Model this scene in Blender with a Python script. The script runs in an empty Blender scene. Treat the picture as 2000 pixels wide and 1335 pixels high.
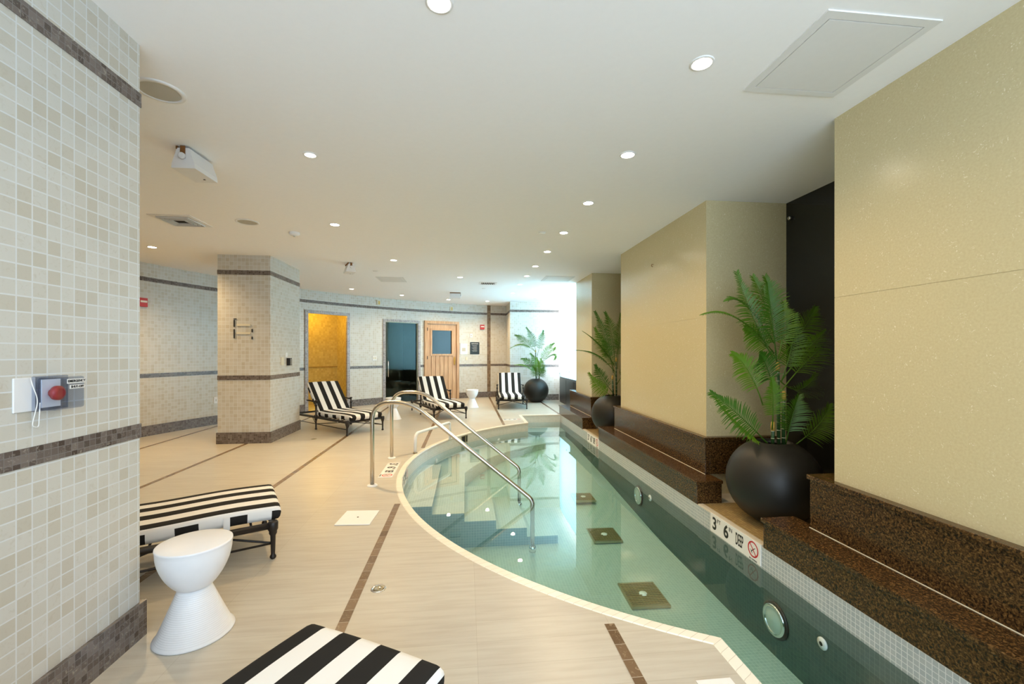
import bpy, bmesh, math, random
from mathutils import Vector, Matrix
from mathutils.geometry import tessellate_polygon
random.seed(7)
S = bpy.context.scene
COL = S.collection
# ------------------------------------------------------------ camera (room axes: x right, y forward, z up)
F, HZ, HC = 840.0, 689.0, 1.33
PSI = math.atan(90/840); sn, cs = math.sin(PSI), math.cos(PSI)
cd = bpy.data.cameras.new('camera'); cam = bpy.data.objects.new('camera', cd); COL.objects.link(cam)
cam.location = (0, 0, HC); cam.rotation_euler = (math.pi/2, 0, -PSI)
cd.sensor_width = 36; cd.lens = 36*F/2000; cd.shift_y = (HZ-667.5)/2000; cd.clip_start = .02
S.camera = cam
S.view_settings.view_transform = 'Standard'; S.view_settings.look = 'None'
S.view_settings.gamma = 1; S.view_settings.use_curve_mapping = False
S.view_settings.exposure = 1.1
W = bpy.data.worlds.new('world'); S.world = W; W.use_nodes = True
W.node_tree.nodes['Background'].inputs[0].default_value = (.8, .9, 1, 1)
W.node_tree.nodes['Background'].inputs[1].default_value = .6
DOWN_W = 30.0
WARM = (1.0, .70, .36)
DAY_FAR, DAY_NEAR, DAY_SIDE = 7.2, 4.5, 1.0
H = 2.77                 # ceiling height
CX, CY, RW, RP = 2.85, 5.01, 8.30, 3.54   # common centre of the curved wall and the pool edge
WATER = -.135
XR = 2.02                # right wall of the pool

def at(u, v, z=0.0):
    Y = F*(HC-z)/(v-HZ); X = (u-1000)/F*Y
    return Vector((X*cs+Y*sn, -X*sn+Y*cs, z))
def onx(u, v, x):
    m = (u-1000)/F; Y = x/(m*cs+sn)
    return Vector((x, Y*(cs-m*sn), HC-(v-HZ)*Y/F))
def ony(u, v, y):
    m = (u-1000)/F; Y = y/(cs-m*sn)
    return Vector((Y*(m*cs+sn), y, HC-(v-HZ)*Y/F))
def oncurve(u, v=HZ, R=RW):
    m = (u-1000)/F; dx, dy = m*cs+sn, cs-m*sn
    a = dx*dx+dy*dy; b = -2*(dx*CX+dy*CY); c = CX*CX+CY*CY-R*R
    Y = (-b+math.sqrt(b*b-4*a*c))/(2*a)
    return Vector((dx*Y, dy*Y, HC-(v-HZ)*Y/F))
def theta(p): 
    t = math.atan2(p[1]-CY, p[0]-CX)
    return t if t > 0 else t+2*math.pi
def cp(th, R=RW, z=0): return Vector((CX+R*math.cos(th), CY+R*math.sin(th), z))

# ------------------------------------------------------------ materials
def mat(name):
    m = bpy.data.materials.new(name); m.use_nodes = True
    nt = m.node_tree; return m, nt, nt.nodes['Principled BSDF']
def N(nt, t, **kw):
    n = nt.nodes.new(t)
    for k, v in kw.items():
        if hasattr(n, k): setattr(n, k, v)
    return n
def plain(name, col, rough=.5, metal=0, coat=0, spec=.5):
    m, nt, b = mat(name)
    b.inputs['Base Color'].default_value = (*col, 1); b.inputs['Roughness'].default_value = rough
    b.inputs['Metallic'].default_value = metal; b.inputs['Coat Weight'].default_value = coat
    b.inputs['Specular IOR Level'].default_value = spec
    n = N(nt, 'ShaderNodeTexNoise'); n.inputs['Scale'].default_value = 25
    mx = N(nt, 'ShaderNodeMixRGB', blend_type='MULTIPLY'); mx.inputs[0].default_value = .04
    tc = N(nt, 'ShaderNodeTexCoord'); nt.links.new(tc.outputs['Object'], n.inputs['Vector'])
    mx.inputs[1].default_value = (*col, 1); nt.links.new(n.outputs['Fac'], mx.inputs[2])
    nt.links.new(mx.outputs[0], b.inputs['Base Color'])
    return m
def emit(name, col, st):
    m, nt, b = mat(name); e = N(nt, 'ShaderNodeEmission'); e.inputs[0].default_value = (*col, 1); e.inputs[1].default_value = st
    nt.links.new(e.outputs[0], nt.nodes['Material Output'].inputs[0]); return m
def mosaic(name, c1, c2, grout, w, h=None, mort=.0028, rough=.35, spot=(.5, .42, .3), spotf=.35, bump=.25, bias=0, nscale=30, coords='UV'):
    m, nt, b = mat(name); L = nt.links.new
    tc = N(nt, 'ShaderNodeTexCoord'); src = tc.outputs[coords]
    br = N(nt, 'ShaderNodeTexBrick'); br.offset = 0; br.squash = 1; br.offset_frequency = 1
    for k, v in {'Scale': 1, 'Mortar Size': mort, 'Mortar Smooth': .2, 'Bias': bias, 'Brick Width': w, 'Row Height': h or w}.items(): br.inputs[k].default_value = v
    br.inputs['Color1'].default_value = (*c1, 1); br.inputs['Color2'].default_value = (*c2, 1); br.inputs['Mortar'].default_value = (*grout, 1)
    L(src, br.inputs['Vector'])
    n = N(nt, 'ShaderNodeTexNoise'); n.inputs['Scale'].default_value = nscale; n.inputs['Detail'].default_value = 6; n.inputs['Distortion'].default_value = 1.5
    L(src, n.inputs['Vector'])
    r = N(nt, 'ShaderNodeValToRGB'); r.color_ramp.elements[0].position = .56; r.color_ramp.elements[1].position = .74
    L(n.outputs['Fac'], r.inputs[0])
    f = N(nt, 'ShaderNodeMath', operation='MULTIPLY'); f.inputs[1].default_value = spotf; L(r.outputs[0], f.inputs[0])
    inv = N(nt, 'ShaderNodeMath', operation='SUBTRACT'); inv.inputs[0].default_value = 1; L(br.outputs['Fac'], inv.inputs[1])
    f2 = N(nt, 'ShaderNodeMath', operation='MULTIPLY'); L(f.outputs[0], f2.inputs[0]); L(inv.outputs[0], f2.inputs[1])
    mx = N(nt, 'ShaderNodeMixRGB'); L(f2.outputs[0], mx.inputs[0]); L(br.outputs['Color'], mx.inputs[1]); mx.inputs[2].default_value = (*spot, 1)
    L(mx.outputs[0], b.inputs['Base Color']); b.inputs['Roughness'].default_value = rough
    bp = N(nt, 'ShaderNodeBump'); bp.inputs['Strength'].default_value = bump; bp.inputs['Distance'].default_value = .002
    L(inv.outputs[0], bp.inputs['Height']); L(bp.outputs[0], b.inputs['Normal'])
    return m
M = {}
M['mosaic'] = mosaic('ivory travertine mosaic', (.61, .59, .53), (.50, .45, .35), (.68, .69, .68), .0545, bias=-.3, spot=(.46, .40, .30), spotf=.38, nscale=42)
M['mosaic_gold'] = mosaic('honey travertine mosaic', (.74, .56, .30), (.56, .37, .15), (.78, .62, .36), .0545, bias=-.1, spot=(.45, .3, .12), spotf=.3)
M['dark_mosaic'] = mosaic('dark emperador mosaic', (.075, .055, .045), (.20, .165, .145), (.20, .18, .17), .0272, mort=.0014, spot=(.50, .44, .37), spotf=.5, nscale=55, rough=.2)
M['brown_mosaic'] = mosaic('brown marble strip', (.12, .07, .035), (.24, .155, .09), (.42, .36, .28), .05, .10, mort=.0016, spot=(.42, .32, .2), spotf=.6, nscale=45, rough=.25)
M['frame_mosaic'] = mosaic('grey marble mosaic', (.20, .18, .18), (.42, .39, .38), (.42, .40, .40), .0272, mort=.0014, spot=(.6, .56, .52), spotf=.5, nscale=55, rough=.3)
M['shower'] = mosaic('golden shower mosaic', (.74, .62, .22), (.60, .46, .14), (.64, .52, .2), .0545, spot=(.4, .28, .12), spotf=.3)
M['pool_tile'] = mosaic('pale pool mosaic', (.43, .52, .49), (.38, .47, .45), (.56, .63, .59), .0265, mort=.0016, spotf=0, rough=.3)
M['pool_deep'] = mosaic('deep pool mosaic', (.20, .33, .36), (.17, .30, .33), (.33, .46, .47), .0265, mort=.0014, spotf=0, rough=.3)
M['pool_shade'] = mosaic('pool mosaic with painted shade', (.075, .125, .115), (.06, .105, .10), (.10, .16, .145), .0265, mort=.0012, spotf=0, rough=.3)  # side wall tile, darkened to stand in for the granite's shade and reflection
M['waterline_grey'] = mosaic('grey waterline mosaic', (.42, .45, .45), (.36, .40, .41), (.66, .68, .66), .0265, mort=.0018, spotf=0, rough=.25)
M['waterline_cream'] = mosaic('cream waterline mosaic', (.66, .64, .55), (.60, .59, .50), (.50, .48, .40), .0265, mort=.0016, spotf=0, rough=.3)
M['coping'] = mosaic('cream coping tile', (.82, .78, .68), (.76, .72, .61), (.55, .50, .40), .052, .2, mort=.0014, spotf=0, rough=.3)
M['amber_tile'] = mosaic('amber niche mosaic', (.42, .30, .12), (.30, .2, .08), (.12, .09, .05), .0265, mort=.002, spotf=.2, rough=.35)
def floor_mat():
    m = mosaic('beige plank tile', (.53, .495, .415), (.50, .46, .385), (.42, .38, .30), .65, .155, mort=.0011, spot=(.50, .45, .37), spotf=.3, bump=.12, nscale=6, rough=.32)
    nt = m.node_tree; L = nt.links.new; b = nt.nodes['Principled BSDF']
    old = b.inputs['Base Color'].links[0].from_socket
    tc = N(nt, 'ShaderNodeTexCoord'); mp = N(nt, 'ShaderNodeMapping'); mp.inputs['Scale'].default_value = (2.5, 26, 1)
    n = N(nt, 'ShaderNodeTexNoise'); n.inputs['Scale'].default_value = 1.3; n.inputs['Detail'].default_value = 5
    L(tc.outputs['UV'], mp.inputs['Vector']); L(mp.outputs[0], n.inputs['Vector'])
    r = N(nt, 'ShaderNodeValToRGB'); r.color_ramp.elements[0].color = (.90, .88, .86, 1); r.color_ramp.elements[1].color = (1, 1, 1, 1)
    r.color_ramp.elements[0].position = .35; r.color_ramp.elements[1].position = .6
    L(n.outputs['Fac'], r.inputs[0])
    mx = N(nt, 'ShaderNodeMixRGB', blend_type='MULTIPLY'); mx.inputs[0].default_value = 1; L(old, mx.inputs[1]); L(r.outputs[0], mx.inputs[2])
    L(mx.outputs[0], b.inputs['Base Color']); return m
M['floor'] = floor_mat()
M['ceiling'] = plain('matte white paint', (.97, .97, .98), .9, spec=.2)
def granite():
    m, nt, b = mat('polished brown granite'); L = nt.links.new
    tc = N(nt, 'ShaderNodeTexCoord')
    n = N(nt, 'ShaderNodeTexNoise'); n.inputs['Scale'].default_value = 95; n.inputs['Detail'].default_value = 5; n.inputs['Distortion'].default_value = .8
    L(tc.outputs['Object'], n.inputs['Vector'])
    r = N(nt, 'ShaderNodeValToRGB'); e = r.color_ramp.elements
    e[0].position = .36; e[0].color = (.010, .006, .003, 1); e[1].position = .51; e[1].color = (.060, .030, .010, 1)
    x = e.new(.62); x.color = (.13, .066, .020, 1); x = e.new(.76); x.color = (.20, .12, .05, 1)
    L(n.outputs['Fac'], r.inputs[0]); L(r.outputs[0], b.inputs['Base Color'])
    b.inputs['Roughness'].default_value = .16; b.inputs['Specular IOR Level'].default_value = .35; return m
M['granite'] = granite()
def pier():
    m, nt, b = mat('fossil limestone slab'); L = nt.links.new
    tc = N(nt, 'ShaderNodeTexCoord')
    n0 = N(nt, 'ShaderNodeTexNoise'); n0.inputs['Scale'].default_value = 18
    mxv = N(nt, 'ShaderNodeMixRGB', blend_type='ADD'); mxv.inputs[0].default_value = .12
    L(tc.outputs['Object'], n0.inputs['Vector']); L(tc.outputs['Object'], mxv.inputs[1]); L(n0.outputs['Color'], mxv.inputs[2])
    v = N(nt, 'ShaderNodeTexVoronoi'); v.inputs['Scale'].default_value = 70; L(mxv.outputs[0], v.inputs['Vector'])
    r = N(nt, 'ShaderNodeValToRGB'); r.color_ramp.elements[0].position = .12; r.color_ramp.elements[0].color = (1, 1, 1, 1)
    r.color_ramp.elements[1].position = .3; r.color_ramp.elements[1].color = (0, 0, 0, 1); L(v.outputs['Distance'], r.inputs[0])
    n1 = N(nt, 'ShaderNodeTexNoise'); n1.inputs['Scale'].default_value = 26; n1.inputs['Detail'].default_value = 2; L(tc.outputs['Object'], n1.inputs['Vector'])
    r1 = N(nt, 'ShaderNodeValToRGB'); r1.color_ramp.elements[0].position = .5; r1.color_ramp.elements[1].position = .64; L(n1.outputs['Fac'], r1.inputs[0])
    mu = N(nt, 'ShaderNodeMath', operation='MULTIPLY'); L(r.outputs[0], mu.inputs[0]); L(r1.outputs[0], mu.inputs[1])
    mu2 = N(nt, 'ShaderNodeMath', operation='MULTIPLY'); mu2.inputs[1].default_value = .75; L(mu.outputs[0], mu2.inputs[0])
    c = N(nt, 'ShaderNodeMixRGB'); c.inputs[1].default_value = (.59, .505, .295, 1); c.inputs[2].default_value = (.85, .79, .62, 1); L(mu2.outputs[0], c.inputs[0])
    n2 = N(nt, 'ShaderNodeTexNoise'); n2.inputs['Scale'].default_value = 90; n2.inputs['Detail'].default_value = 3; L(tc.outputs['Object'], n2.inputs['Vector'])
    c2 = N(nt, 'ShaderNodeMixRGB', blend_type='OVERLAY'); c2.inputs[0].default_value = .16; L(c.outputs[0], c2.inputs[1]); L(n2.outputs['Fac'], c2.inputs[2])
    L(c2.outputs[0], b.inputs['Base Color']); b.inputs['Roughness'].default_value = .22; return m
M['pier'] = pier()
def wood():
    m, nt, b = mat('sauna cedar'); L = nt.links.new
    tc = N(nt, 'ShaderNodeTexCoord'); mp = N(nt, 'ShaderNodeMapping'); mp.inputs['Scale'].default_value = (22, 22, 1.2)
    n = N(nt, 'ShaderNodeTexNoise'); n.inputs['Scale'].default_value = 2; n.inputs['Detail'].default_value = 4
    L(tc.outputs['Object'], mp.inputs[0]); L(mp.outputs[0], n.inputs[0])
    r = N(nt, 'ShaderNodeValToRGB'); r.color_ramp.elements[0].position = .3; r.color_ramp.elements[0].color = (.42, .24, .12, 1)
    r.color_ramp.elements[1].position = .7; r.color_ramp.elements[1].color = (.66, .43, .25, 1)
    L(n.outputs[0], r.inputs[0]); L(r.outputs[0], b.inputs['Base Color']); b.inputs['Roughness'].default_value = .5; return m
M['wood'] = wood()
def glassy(name, tint, ior=1.33, rough=0.0, bump=0):
    m, nt, b = mat(name); L = nt.links.new; nt.nodes.remove(b)
    t = N(nt, 'ShaderNodeBsdfTransparent'); t.inputs[0].default_value = (*tint, 1)
    g = N(nt, 'ShaderNodeBsdfGlossy'); g.inputs['Roughness'].default_value = rough; g.inputs['Color'].default_value = (1, 1, 1, 1)
    fr = N(nt, 'ShaderNodeFresnel'); fr.inputs[0].default_value = ior
    geo = N(nt, 'ShaderNodeNewGeometry'); nb = N(nt, 'ShaderNodeMath', operation='SUBTRACT'); nb.inputs[0].default_value = 1
    L(geo.outputs['Backfacing'], nb.inputs[1])
    mu = N(nt, 'ShaderNodeMath', operation='MULTIPLY'); L(fr.outputs[0], mu.inputs[0]); L(nb.outputs[0], mu.inputs[1])
    mx = N(nt, 'ShaderNodeMixShader'); L(mu.outputs[0], mx.inputs[0]); L(t.outputs[0], mx.inputs[1]); L(g.outputs[0], mx.inputs[2])
    L(mx.outputs[0], nt.nodes['Material Output'].inputs[0])
    if bump:
        n = N(nt, 'ShaderNodeTexNoise'); n.inputs['Scale'].default_value = 2.2
        tc = N(nt, 'ShaderNodeTexCoord'); L(tc.outputs['Object'], n.inputs[0])
        bp = N(nt, 'ShaderNodeBump'); bp.inputs['Strength'].default_value = bump; bp.inputs['Distance'].default_value = .01
        L(n.outputs[0], bp.inputs['Height']); L(bp.outputs[0], g.inputs['Normal'])
    return m
M['water'] = glassy('pool water', (1, 1, 1), 1.42, bump=.03)
va = N(M['water'].node_tree, 'ShaderNodeVolumeAbsorption'); va.inputs[0].default_value = (.55, .82, .78, 1); va.inputs[1].default_value = .9
M['water'].node_tree.links.new(va.outputs[0], M['water'].node_tree.nodes['Material Output'].inputs[1])
M['glass'] = glassy('clear door glass', (.74, .80, .78), 1.55)
M['blue_glass'] = glassy('blue tinted glass', (.84, .95, .97), 1.5)
M['clear_plastic'] = glassy('clear smoky plastic', (.72, .76, .84), 1.5)
M['black_glass'] = plain('black back painted glass', (.010, .011, .010), .12)
M['pot'] = plain('matte charcoal pot', (.015, .014, .011), .45, spec=.35)
M['soil'] = plain('dark soil', (.03, .022, .015), .95)
M['steel'] = plain('brushed stainless steel', (.62, .58, .52), .24, 1)
M['chrome'] = plain('chrome', (.8, .8, .8), .1, 1)
M['bronze'] = plain('dark bronze metal', (.022, .018, .016), .42, .3)
M['white'] = plain('white plastic', (.82, .82, .82), .38)
M['stool'] = plain('white satin polypropylene', (.86, .86, .87), .33)
M['cream'] = plain('cream plastic', (.72, .66, .5), .5)
M['yellowed'] = plain('yellowed plastic', (.62, .44, .12), .5)
M['rust'] = plain('rusted bracket', (.22, .09, .02), .8)
M['black'] = plain('black plastic', (.012, .012, .012), .4)
M['red'] = plain('red plastic', (.5, .03, .03), .4)
M['grey'] = plain('grey grille', (.50, .48, .42), .7)
M['darkgap'] = plain('dark slot', (.02, .02, .018), .9)
M['brass'] = plain('brass drain', (.42, .36, .24), .35, .8)
M['cane'] = plain('green cane', (.02, .06, .015), .35)
M['ringed'] = plain('pale cane ring', (.5, .5, .35), .5)
M['sheath'] = plain('yellow cane sheath', (.45, .28, .05), .5)
M['cabinet'] = plain('dark stained cabinet', (.018, .014, .012), .3)
M['sign_white'] = plain('white ceramic tile', (.80, .79, .76), .25)
M['ink'] = plain('black ink', (.01, .01, .01), .5)
M['red_ink'] = plain('red ink', (.55, .02, .03), .5)
M['white_ink'] = plain('white ink', (.8, .8, .8), .5)
M['steam'] = plain('dark steam room tile', (.06, .055, .03), .4)
M['lens'] = emit('warm lamp lens', (1, .93, .78), 28)
M['lens_dim'] = emit('dim lamp lens', (1, .9, .7), 9)
M['pool_lens'] = plain('pool lamp glass', (.50, .62, .58), .15)
M['day_far'] = emit('bright frosted daylight pane', (.80, .91, 1), DAY_FAR)
M['day_near'] = emit('frosted daylight pane', (.68, .84, 1), DAY_NEAR)
M['day_side'] = emit('shaded frosted daylight pane', (.68, .84, 1), DAY_SIDE)
m, nt, b = mat('frosted blue glass'); nt.nodes.remove(b)
t1 = N(nt, 'ShaderNodeBsdfTranslucent'); t1.inputs[0].default_value = (.55, .74, .80, 1); t2 = N(nt, 'ShaderNodeBsdfTransparent'); t2.inputs[0].default_value = (.70, .88, .94, 1)
g1 = N(nt, 'ShaderNodeBsdfGlossy'); g1.inputs['Roughness'].default_value = .08
x1 = N(nt, 'ShaderNodeMixShader'); x1.inputs[0].default_value = .3; nt.links.new(t1.outputs[0], x1.inputs[1]); nt.links.new(t2.outputs[0], x1.inputs[2])
x2 = N(nt, 'ShaderNodeMixShader'); x2.inputs[0].default_value = .06; nt.links.new(x1.outputs[0], x2.inputs[1]); nt.links.new(g1.outputs[0], x2.inputs[2])
nt.links.new(x2.outputs[0], nt.nodes['Material Output'].inputs[0]); M['frosted'] = m
M['hatch'] = plain('hatch paint', (.80, .80, .79), .85, spec=.2)
M['hatch_edge'] = plain('hatch edge bead', (.62, .62, .61), .8)
def frond_mat(name, a, bcol):
    m, nt, b = mat(name); L = nt.links.new
    oi = N(nt, 'ShaderNodeObjectInfo'); mx = N(nt, 'ShaderNodeMixRGB'); L(oi.outputs['Random'], mx.inputs[0])
    mx.inputs[1].default_value = (*a, 1); mx.inputs[2].default_value = (*bcol, 1)
    L(mx.outputs[0], b.inputs['Base Color']); b.inputs['Roughness'].default_value = .42
    tr = N(nt, 'ShaderNodeBsdfTranslucent'); L(mx.outputs[0], tr.inputs[0])
    ms = N(nt, 'ShaderNodeMixShader'); ms.inputs[0].default_value = .3
    L(b.outputs[0], ms.inputs[1]); L(tr.outputs[0], ms.inputs[2]); L(ms.outputs[0], nt.nodes['Material Output'].inputs[0]); return m
M['leaf'] = frond_mat('palm leaf', (.035, .12, .006), (.13, .26, .010))
def stripes(name, axis, period, duty, phase, black=(.016, .015, .014), white=(.80, .78, .74)):
    m, nt, b = mat(name); L = nt.links.new
    tc = N(nt, 'ShaderNodeTexCoord'); sp = N(nt, 'ShaderNodeSeparateXYZ'); L(tc.outputs['UV'], sp.inputs[0])
    a = N(nt, 'ShaderNodeMath', operation='ADD'); a.inputs[1].default_value = phase + 100*period; L(sp.outputs[axis], a.inputs[0])
    d = N(nt, 'ShaderNodeMath', operation='DIVIDE'); d.inputs[1].default_value = period; L(a.outputs[0], d.inputs[0])
    fr = N(nt, 'ShaderNodeMath', operation='FRACT'); L(d.outputs[0], fr.inputs[0])
    lt = N(nt, 'ShaderNodeMath', operation='LESS_THAN'); lt.inputs[1].default_value = duty; L(fr.outputs[0], lt.inputs[0])
    mx = N(nt, 'ShaderNodeMixRGB'); mx.inputs[1].default_value = (*white, 1); mx.inputs[2].default_value = (*black, 1); L(lt.outputs[0], mx.inputs[0])
    L(mx.outputs[0], b.inputs['Base Color']); b.inputs['Roughness'].default_value = .85; b.inputs['Specular IOR Level'].default_value = .2
    n = N(nt, 'ShaderNodeTexNoise'); n.inputs['Scale'].default_value = 600; L(tc.outputs['UV'], n.inputs[0])
    bp = N(nt, 'ShaderNodeBump'); bp.inputs['Strength'].default_value = .15; bp.inputs['Distance'].default_value = .001; L(n.outputs[0], bp.inputs['Height']); L(bp.outputs[0], b.inputs['Normal'])
    return m
M['stripe'] = stripes('striped canvas', 0, .17, .5, .2975)     # four black and three white across
M['side'] = stripes('white boxing with black dashes', 1, .25, .46, .06)
M['canvas'] = plain('white canvas', (.80, .78, .74), .85, spec=.2)

# ------------------------------------------------------------ mesh helpers
class MB:
    def __init__(s): s.v = []; s.f = []; s.uv = []; s.mi = []; s.sm = []
    def face(s, idx, uv=None, mi=0, sm=False):
        s.f.append(tuple(idx)); s.uv.append(uv); s.mi.append(mi); s.sm.append(sm)
    def add(s, vs): 
        o = len(s.v); s.v += [Vector(v) for v in vs]; return o
    def quad(s, a, b, c, d, uv=None, mi=0):
        o = s.add([a, b, c, d]); s.face((o, o+1, o+2, o+3), uv, mi)
    def box(s, c, d, R=None, mi=0, bev=0):
        """box with centre c, full sizes d, optional 3x3 rotation; UV in metres"""
        c = Vector(c); hx, hy, hz = d[0]/2, d[1]/2, d[2]/2
        if bev:
            bm = bmesh.new(); bmesh.ops.create_cube(bm, size=1)
            for v in bm.verts: v.co = Vector((v.co.x*d[0], v.co.y*d[1], v.co.z*d[2]))
            bmesh.ops.bevel(bm, geom=bm.edges[:], offset=bev, segments=2, affect='EDGES', profile=.5)
            o = len(s.v); bm.verts.index_update()
            for v in bm.verts: s.v.append(c+(R@v.co if R else v.co))
            for f in bm.faces: s.face([o+v.index for v in f.verts], None, mi)
            bm.free(); return
        P = [Vector((x, y, z)) for z in (-hz, hz) for y in (-hy, hy) for x in (-hx, hx)]
        Q = [c+(R@p if R else p) for p in P]
        for idx, ax in (((0, 2, 3, 1), (0, 1)), ((4, 5, 7, 6), (0, 1)), ((0, 1, 5, 4), (0, 2)), ((2, 6, 7, 3), (0, 2)), ((0, 4, 6, 2), (1, 2)), ((1, 3, 7, 5), (1, 2))):
            o = s.add([Q[i] for i in idx]); w = c if R is None else Vector((0, 0, c.z))
            s.face((o, o+1, o+2, o+3), [(P[i][ax[0]]+w[ax[0]], P[i][ax[1]]+w[ax[1]]) for i in idx], mi)
    def box2(s, a, b, mi=0, bev=0):
        a = Vector(a); b = Vector(b); s.box((a+b)/2, [abs(x) for x in (b-a)], mi=mi, bev=bev)
    def prism(s, pts, z0, z1, mi=0, top=True, bottom=True):
        n = len(pts); L = 0
        for i in range(n):
            a, b = pts[i], pts[(i+1) % n]; l = math.dist(a[:2], b[:2])
            s.quad((a[0], a[1], z0), (b[0], b[1], z0), (b[0], b[1], z1), (a[0], a[1], z1), [(L, z0), (L+l, z0), (L+l, z1), (L, z1)], mi); L += l
        for z, ok in ((z0, bottom), (z1, top)):
            if not ok: continue
            tr = tessellate_polygon([[Vector((p[0], p[1], 0)) for p in pts]])
            o = s.add([(p[0], p[1], z) for p in pts])
            for t in tr: s.face([o+i for i in t], [(pts[i][0], pts[i][1]) for i in t], mi)
    def tube(s, pts, r, n=10, mi=0, cap=True):
        pts = [Vector(p) for p in pts]; m = len(pts); rr = r if isinstance(r, (list, tuple)) else [r]*m
        o = len(s.v); up = None
        for i, p in enumerate(pts):
            t = (pts[min(i+1, m-1)]-pts[max(i-1, 0)]).normalized()
            if up is None: up = Vector((0, 0, 1)) if abs(t.z) < .9 else Vector((1, 0, 0))
            a = t.cross(up).normalized(); bb = a.cross(t).normalized(); up = bb
            for k in range(n):
                an = 2*math.pi*k/n; s.v.append(p+(a*math.cos(an)+bb*math.sin(an))*rr[i])
        for i in range(m-1):
            for k in range(n):
                k2 = (k+1) % n
                s.face((o+i*n+k, o+i*n+k2, o+(i+1)*n+k2, o+(i+1)*n+k), None, mi, True)
        if cap:
            s.face([o+k for k in range(n)][::-1], None, mi); s.face([o+(m-1)*n+k for k in range(n)], None, mi)
    def lathe(s, prof, c=(0, 0, 0), n=40, mi=0, R=None, cap=True):
        """prof: list of (r, z)"""
        c = Vector(c); o = len(s.v); m = len(prof)
        for r, z in prof:
            for k in range(n):
                a = 2*math.pi*k/n; p = Vector((r*math.cos(a), r*math.sin(a), z)); s.v.append(c+(R@p if R else p))
        for i in range(m-1):
            for k in range(n):
                k2 = (k+1) % n; s.face((o+i*n+k, o+i*n+k2, o+(i+1)*n+k2, o+(i+1)*n+k), None, mi, True)
        if cap:
            s.face([o+k for k in range(n)][::-1], None, mi); s.face([o+(m-1)*n+k for k in range(n)], None, mi)
    def build(s, name, mats, parent=None):
        me = bpy.data.meshes.new(name); me.from_pydata([tuple(v) for v in s.v], [], s.f)
        if any(u for u in s.uv):
            ul = me.uv_layers.new(name='UVMap')
            for p, u in zip(me.polygons, s.uv):
                if u:
                    for li, w in zip(p.loop_indices, u): ul.data[li].uv = w
        for p, mi, sm in zip(me.polygons, s.mi, s.sm): p.material_index = mi; p.use_smooth = sm
        for m in (mats if isinstance(mats, (list, tuple)) else [mats]): me.materials.append(m)
        me.validate(); me.update()
        o = bpy.data.objects.new(name, me); COL.objects.link(o)
        if parent: o.parent = parent
        return o
def tag(o, label=None, cat=None, group=None, kind=None):
    if label: o['label'] = label
    if cat: o['category'] = cat
    if group: o['group'] = group
    if kind: o['kind'] = kind
    return o
def thing(name, label, cat, loc=(0, 0, 0), rz=0, group=None, kind=None):
    o = bpy.data.objects.new(name, None); COL.objects.link(o); o.empty_display_size = .1
    o.location = loc; o.rotation_euler = (0, 0, rz); return tag(o, label, cat, group, kind)
def struct(name, mb, mats, parent=None):
    o = mb.build(name, mats, parent)
    if not parent: o['kind'] = 'structure'
    return o
def dup(root, loc, rz, label, group=None):
    def cpy(o, par):
        c = o.copy(); COL.objects.link(c); c.parent = par
        for ch in o.children: cpy(ch, c)
        return c
    r = cpy(root, None); r.location = loc; r.rotation_euler = (0, 0, rz); r['label'] = label
    if group: r['group'] = group
    return r
def ribbon(mb, pts, z0, z1, off=0.0, depth=0.0, mi=0, side=1, u0=0):
    """wall strip along a plan path; off pushes it along the left-hand normal (times side); depth closes top, bottom and ends"""
    n = len(pts); P = []
    for i in range(n):
        a = Vector(pts[max(i-1, 0)][:2]); b = Vector(pts[min(i+1, n-1)][:2]); p = Vector(pts[i][:2])
        if 0 < i < n-1:
            d1 = (p-a).normalized(); d2 = (b-p).normalized()
            n1 = Vector((-d1.y, d1.x)); n2 = Vector((-d2.y, d2.x)); nn = (n1+n2).normalized(); k = 1/max(.3, nn.dot(n1))
        else:
            d = (b-a).normalized(); nn = Vector((-d.y, d.x)); k = 1
        P.append((p+nn*off*side*k, p+nn*(off-depth)*side*k))
    L = u0
    for i in range(n-1):
        (a, a2), (b, b2) = P[i], P[i+1]; l = (b-a).length
        q = [(a.x, a.y, z0), (b.x, b.y, z0), (b.x, b.y, z1), (a.x, a.y, z1)]; uv = [(L, z0), (L+l, z0), (L+l, z1), (L, z1)]
        mb.quad(*q, uv, mi)
        if depth:
            for z in (z0, z1): mb.quad((a.x, a.y, z), (b.x, b.y, z), (b2.x, b2.y, z), (a2.x, a2.y, z), [(L, z), (L+l, z), (L+l, z+depth), (L, z+depth)], mi)
        L += l
    if depth:
        for a, a2 in (P[0], P[-1]): mb.quad((a.x, a.y, z0), (a2.x, a2.y, z0), (a2.x, a2.y, z1), (a.x, a.y, z1), [(0, z0), (depth, z0), (depth, z1), (0, z1)], mi)
def rotz(a): return Matrix.Rotation(a, 3, 'Z')
def frame_at(p, n):
    """3x3 whose local x runs right along the wall as seen from the room, y points INTO the room, z up"""
    n = Vector((n[0], n[1], 0)).normalized(); x = Vector((-n.y, n.x, 0))*-1
    x = Vector((0, 0, 1)).cross(n)*1.0
    return Matrix((x, n, Vector((0, 0, 1)))).transposed()
RAIL, BAND, BASE = (.934, 1.0), (2.48, 2.545), (0, .165)

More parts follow.
